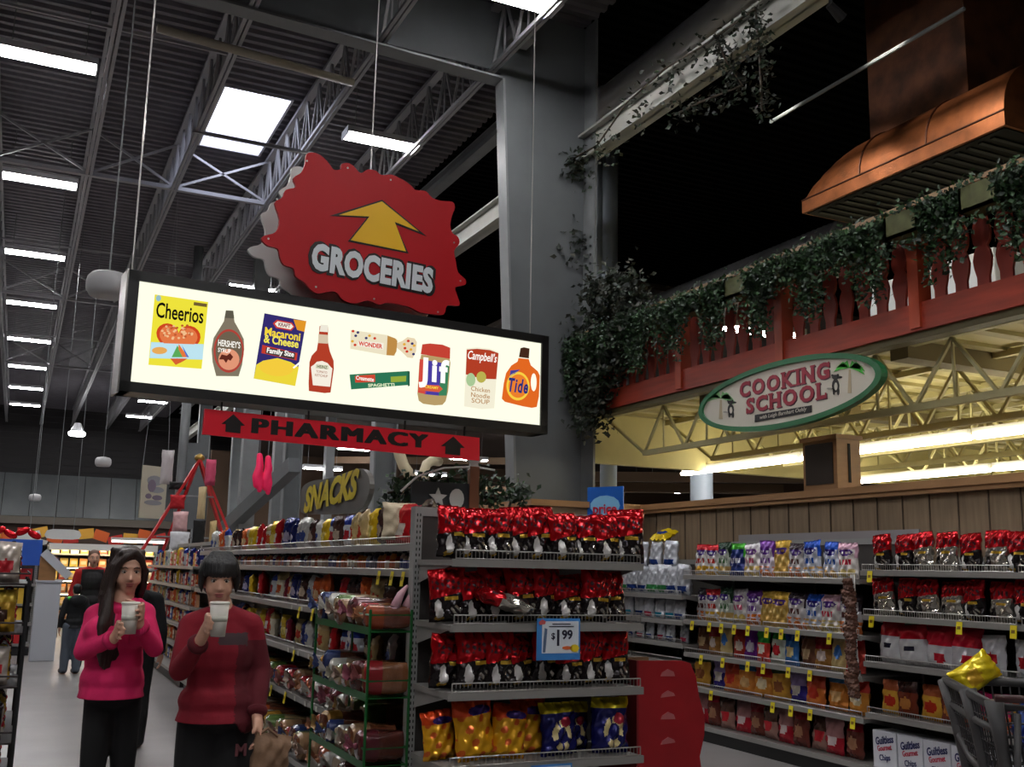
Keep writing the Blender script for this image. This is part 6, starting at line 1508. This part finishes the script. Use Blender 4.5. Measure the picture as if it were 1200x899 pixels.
# pink decoration
for i, (u, v) in enumerate(((303, 553), (313, 556))):
    c_ = at(u, v, y=20.5); b = Blob(); b.chain([(0, 0, .32), (.02, 0, .1), (-.03, 0, -.1), (-.02, 0, -.26)], [.06, .08, .09, .07]); b.chain([(.03, 0, .05), (.06, 0, -.18), (.04, 0, -.36)], [.05, .06, .05])
    o = b.build('pink_garland', mat('neon_pink', (255, 30, 96), .6), None, .02, 2); o.location = c_; tag(o, ['hot pink fluffy garland hanging under the pharmacy sign, ladder side', 'hot pink fluffy garland hanging under the pharmacy sign, column side'][i], 'garland', 'hot pink garlands')
    MB().tube([(0, 0, .3), (0, 0, 4.9)], .008, 4).build('cord', M_steel, o)
# big grey sloping stair stringer beyond
a, b_ = at(262, 622, y=25), at(345, 545, y=20.8)
tag(MB().bar(a, b_, .25, .3).build('stair_stringer', M_web), 'grey sloping stair stringer behind the ladder', 'stair part')
tag(MB().bar(at(225, 520, y=24), at(225, 620, y=24), .5, .3).build('grey_pillar', M_web), 'dark grey square pillar behind the ladder', 'pillar')
p = at(212, 560, y=23); tag(MB().tube([(p.x, 23, 0), (p.x, 23, 8.5)], .1, 12).build('standpipe', M_steel, smooth=True), 'round grey standpipe behind the ladder top', 'pipe')
for i, u in enumerate((292, 328, 386)):
    p = at(u, 560, y=24+i*3); w_ = .35-.1*(i == 2)
    tag(MB().span(p.x-w_/2, p.x+w_/2, p.y, p.y+.3, 0, 8.9).build('square_column', M_steel), ['grey column right beside the pink garlands, ladder side', 'wide pale column just behind the pink garlands', 'thin pole behind the snacks sign'][i], 'column')
# brown hall beyond the columns
struct('ceiling_low', MB().span(8.0, 33.8, 14, 55.9, 6.2, 6.3), mat('hall_brown_dark', (54, 42, 34), .8))
struct('wall_hall', MB().span(33, 33.2, 14, 55, 0, 6.2).span(7, 33, 44, 44.2, 0, 6.2), mat('hall_brown', (92, 72, 56), .8))
for i, (u, v, y) in enumerate(((600, 575, 30), (760, 572, 24), (850, 560, 22), (500, 540, 36))):
    p = at(u, v, y=y); tag(MB().bar(p-V((3, -2, 0)), p+V((3, -2, 0)), .25, .25).build('hall_beam', mat('beam_tan', (110, 88, 66), .7)), 'tan beam in the hall beyond, %s' % ['behind the big column', 'past the blue sign', 'over the plank wall', 'below the pharmacy sign'][i], 'beam', 'beams of the hall beyond')
# bent cream ducts
for i, (pp_, r_) in enumerate((([(470, 528), (478, 545), (484, 552), (481, 560)], .17), ([(502, 545), (500, 543), (494, 550), (493, 562)], .15))):
    P3 = [at(u, v, y=17) for u, v in pp_]
    if i == 0: P3 = [at(464, 510, y=17.0), at(468, 532, y=17), at(473, 546, y=17), at(483, 561, y=16.9)]
    else: P3 = [at(514, 541, y=17.3), at(506, 540, y=17.05), at(500, 544, y=17), at(497, 552, y=17), at(496, 580, y=17)]
    tag(MB().tube(P3, r_*.58, 14).build('bent_duct', mat('duct_cream', (206, 192, 160), .5), smooth=True), ['long bent cream duct under the pharmacy sign', 'short hooked cream duct beside the longer one'][i], 'duct')
# plants and paper decorations on the shelf tops behind the endcap
c_ = at(530, 570, y=9.2)
vine('greenery_garland', [at(455, 578, y=8.8), at(490, 566, y=8.9), at(530, 560, y=9), at(575, 566, y=9.2), at(618, 575, y=9.4)], 'green leafy garland arching over the goods behind the endcap', 900, .04, .06, .22, 11, LV)
t = thing('display_arch', 'small dark backboard with white star topped post behind the endcap', 'display', at(525, 592, y=8.6)); M_pst = mat('post_brown', (120, 72, 44), .6)
MB().span(-.35, .2, 0, .03, -.1, .2).build('backboard', mat('board_dark', (34, 40, 46), .6), t); MB().span(.2, .29, -.02, .04, -.1, .36).build('brown_post', M_pst, t)
def star(cx_, cz_, r): return [(cx_+r*(1 if k % 2 == 0 else .45)*math.sin(2*PI*k/10), cz_+r*(1 if k % 2 == 0 else .45)*math.cos(2*PI*k/10)) for k in range(10)]
MB().slab(star(.24, .4, .09), -.01, .01).build('star', M_sw, t); MB().slab(star(-.1, .06, .09), -.01, 0).build('star', M_sw, t); MB().slab(ell(.08, .06, .07, .09, 14), -.01, 0).build('white_blob', M_sw, t)
MB().tube([(-.45, 0, .1), (-.3, 0, .24), (-.05, 0, .33), (.24, 0, .36), (.45, 0, .34)], .01, 6).build('white_arch', M_sw, t)
MB().span(-.35, .3, -.05, .1, -.5, -.1).build('support', M_pst, t)
for i, (u, v, s_) in enumerate(((468, 590, 1.0), (575, 592, .8), (598, 592, .9))):
    p = at(u, v, y=6.3+.3*i); me = pouch(9)[0][0]
    place('paper_sack', bag_mesh('sack2', .22, .24, .14, lambda u, v, s: 0, [mat('sack_beige', (196, 182, 154), .8, bump=.8, bscale=14)], 31+i), (p.x, p.y, 1.72), .3*i, ['crumpled beige paper sack on top of the bread shelves, snacks sign side', 'crumpled white paper behind the endcap top', 'white paper sack tip behind the endcap beside the column'][i], 'paper sack', None, s_)
tag(MB().span(2.5, 3.15, 5.7, 9.6, 1.74, 1.76).build('top_board', M_upright), 'flat grey board covering the top of the shelves behind the endcap', 'board')
# neon sign at the far right of the column
for i, (u, v, col) in enumerate(((684, 547, (255, 60, 80)), (688, 556, (255, 180, 60)))):
    p = at(u, v, y=20); tag(MB().tube([p+V((-.05, 0, -.12)), p+V((.08, 0, -.02)), p+V((-.02, 0, .05)), p+V((.08, 0, .15))], .02, 6).build('neon_sign', glow('neon%d' % i, col, 3)), ['red neon squiggle glimpsed past the big column', 'amber neon squiggle just below the red one'][i], 'neon sign')
# ------------------------------------------------------------------ shopping cart
M_cg = mat('cart_grey', (66, 65, 66), .5); M_cgd = mat('cart_dark', (44, 44, 46), .5)
cA, cB = at(1108, 797, z=1.0), at(1205, 838, z=1.0)
dirc = (cB-cA); dirc.z = 0; dirc.normalize(); ca = math.atan2(dirc.y, dirc.x)
ct = thing('shopping_cart', 'grey plastic shopping cart holding yellow and blue bags', 'shopping cart', (cA.x, cA.y, 0), ca)
# local: X along the side toward the handle, Y across (+Y away from viewer)
LC_, WC = .95, .52
def pt(x, y, z): # basket tapers downward and toward the front
    s_ = (z-.42)/.58; return V((x*LC_*(.8+.2*s_)+.17*(1-s_), y*WC*(.72+.28*s_)*(1 if True else 1)+WC*.14*(1-s_), z))
rim = MB(); rim.tube([pt(0, 0, 1.0), pt(1, 0, .97), pt(1, 1, .97), pt(0, 1, 1.0), pt(0, 0, 1.0)], .024, 10); rim.tube([pt(0, 0, .42), pt(1, 0, .42), pt(1, 1, .42), pt(0, 1, .42), pt(0, 0, .42)], .02, 8); rim.build('rim', M_cg, ct, True)
for (y) in (0, 1):
    s = MB()
    for x in (0.0, .5, 1.0):
        s.tube([pt(x, y, 1.0), pt(min(1, x+.02), y, .8), pt(x+(.04 if x < 1 else 0), y, .6), pt(x, y, .42)], [.045, .03, .03, .04], 8)
    s.tube([pt(0, y, .88), pt(.5, y, .86), pt(1, y, .86)], .02, 8); s.tube([pt(0, y, .75), pt(.2, y, .64), pt(.5, y, .61), pt(.8, y, .64), pt(1, y, .75)], .022, 8)
    s.build('side_frame', M_cg, ct, True)
    g_ = MB()
    for k in range(1, 20): g_.tube([pt(k/20, y, .97), pt(k/20, y, .43)], .004, 4)
    for k in range(1, 9): g_.tube([pt(0, y, .42+.06*k), pt(1, y, .42+.06*k)], .004, 4)
    g_.build('side_grille', M_cgd, ct)
for x in (0, 1):
    g_ = MB()
    for k in range(1, 11): g_.tube([pt(x, k/11, .98), pt(x, k/11, .43)], .005, 4)
    for k in range(1, 9): g_.tube([pt(x, 0, .42+.06*k), pt(x, 1, .42+.06*k)], .005, 4)
    g_.build('end_grille', M_cgd, ct)
g_ = MB()
for k in range(1, 12): g_.tube([pt(0, k/12, .42), pt(1, k/12, .42)], .005, 4)
g_.build('basket_floor', M_cgd, ct)
ch = MB()
for y in (.08, .44): ch.tube([(.25, y, .42), (.2, y, .2), (.95, y, .16), (.95, y, .6), (1.02, y, .95)], .016, 8)
ch.build('chassis', M_cg, ct, True); MB().tube([(1.05, -.02, 1.02), (1.05, WC+.02, 1.02)], .018, 10).build('handle', mat('handle_dark', (60, 30, 30), .4), ct, True)
for x in (.25, .92):
    for y in (.08, .44):
        w = MB(); w.tube([(x, y-.018, .065), (x, y+.018, .065)], .062, 16); w.box((x, y, .12), (.03, .05, .1)); w.build('wheel', M_dark, ct)
bagy = two('cartyel', (226, 196, 20), (226, 200, 30), (206, 160, 40), .9, .3, .36, .14)[0]; bagb = two('cartblu', (26, 40, 110), (20, 44, 120), (60, 90, 160), .9, .28, .34, .12)[0]
RzM = Matrix.Rotation(ca, 3, 'Z')
p = V((cA.x, cA.y, 0))+RzM @ V((.1, .2, 0)); p.z = .93
p = at(1120, 806, y=4.22); place('snack_bag', bagy, p, -.5, 'puffed yellow snack bag leaning out of the shopping cart top', 'snack bag', None, (.56, .7, .74), -.15, 1.0)
p = V((cA.x, cA.y, .72))+RzM @ V((.42, .26, 0)); place('snack_bag', bagb, p, ca, 'dark blue bag under the yellow one in the cart', 'snack bag', None, 1.0, -.3, .3)
p = V((cA.x, cA.y, .5))+RzM @ V((.3, .26, 0)); place('snack_bag', bagb, p, ca+.3, 'dark bag lying at the bottom of the cart basket', 'snack bag', None, .9, -1.2, 0)
# ------------------------------------------------------------------ render look
w = bpy.data.worlds.new('world'); sc.world = w; w.use_nodes = True
w.node_tree.nodes['Background'].inputs['Color'].default_value = (.5, .55, .65, 1); w.node_tree.nodes['Background'].inputs['Strength'].default_value = .05
vs = sc.view_settings; vs.view_transform = 'Standard'; vs.look = 'None'; vs.gamma = 1; vs.use_curve_mapping = False; vs.exposure = EXPO
sc.display_settings.display_device = 'sRGB'
cy = sc.cycles; cy.use_denoising = True; cy.max_bounces = 6; cy.diffuse_bounces = 3; cy.glossy_bounces = 3; cy.sample_clamp_indirect = 4; cy.sample_clamp_direct = 0; cy.caustics_reflective = False; cy.caustics_refractive = False
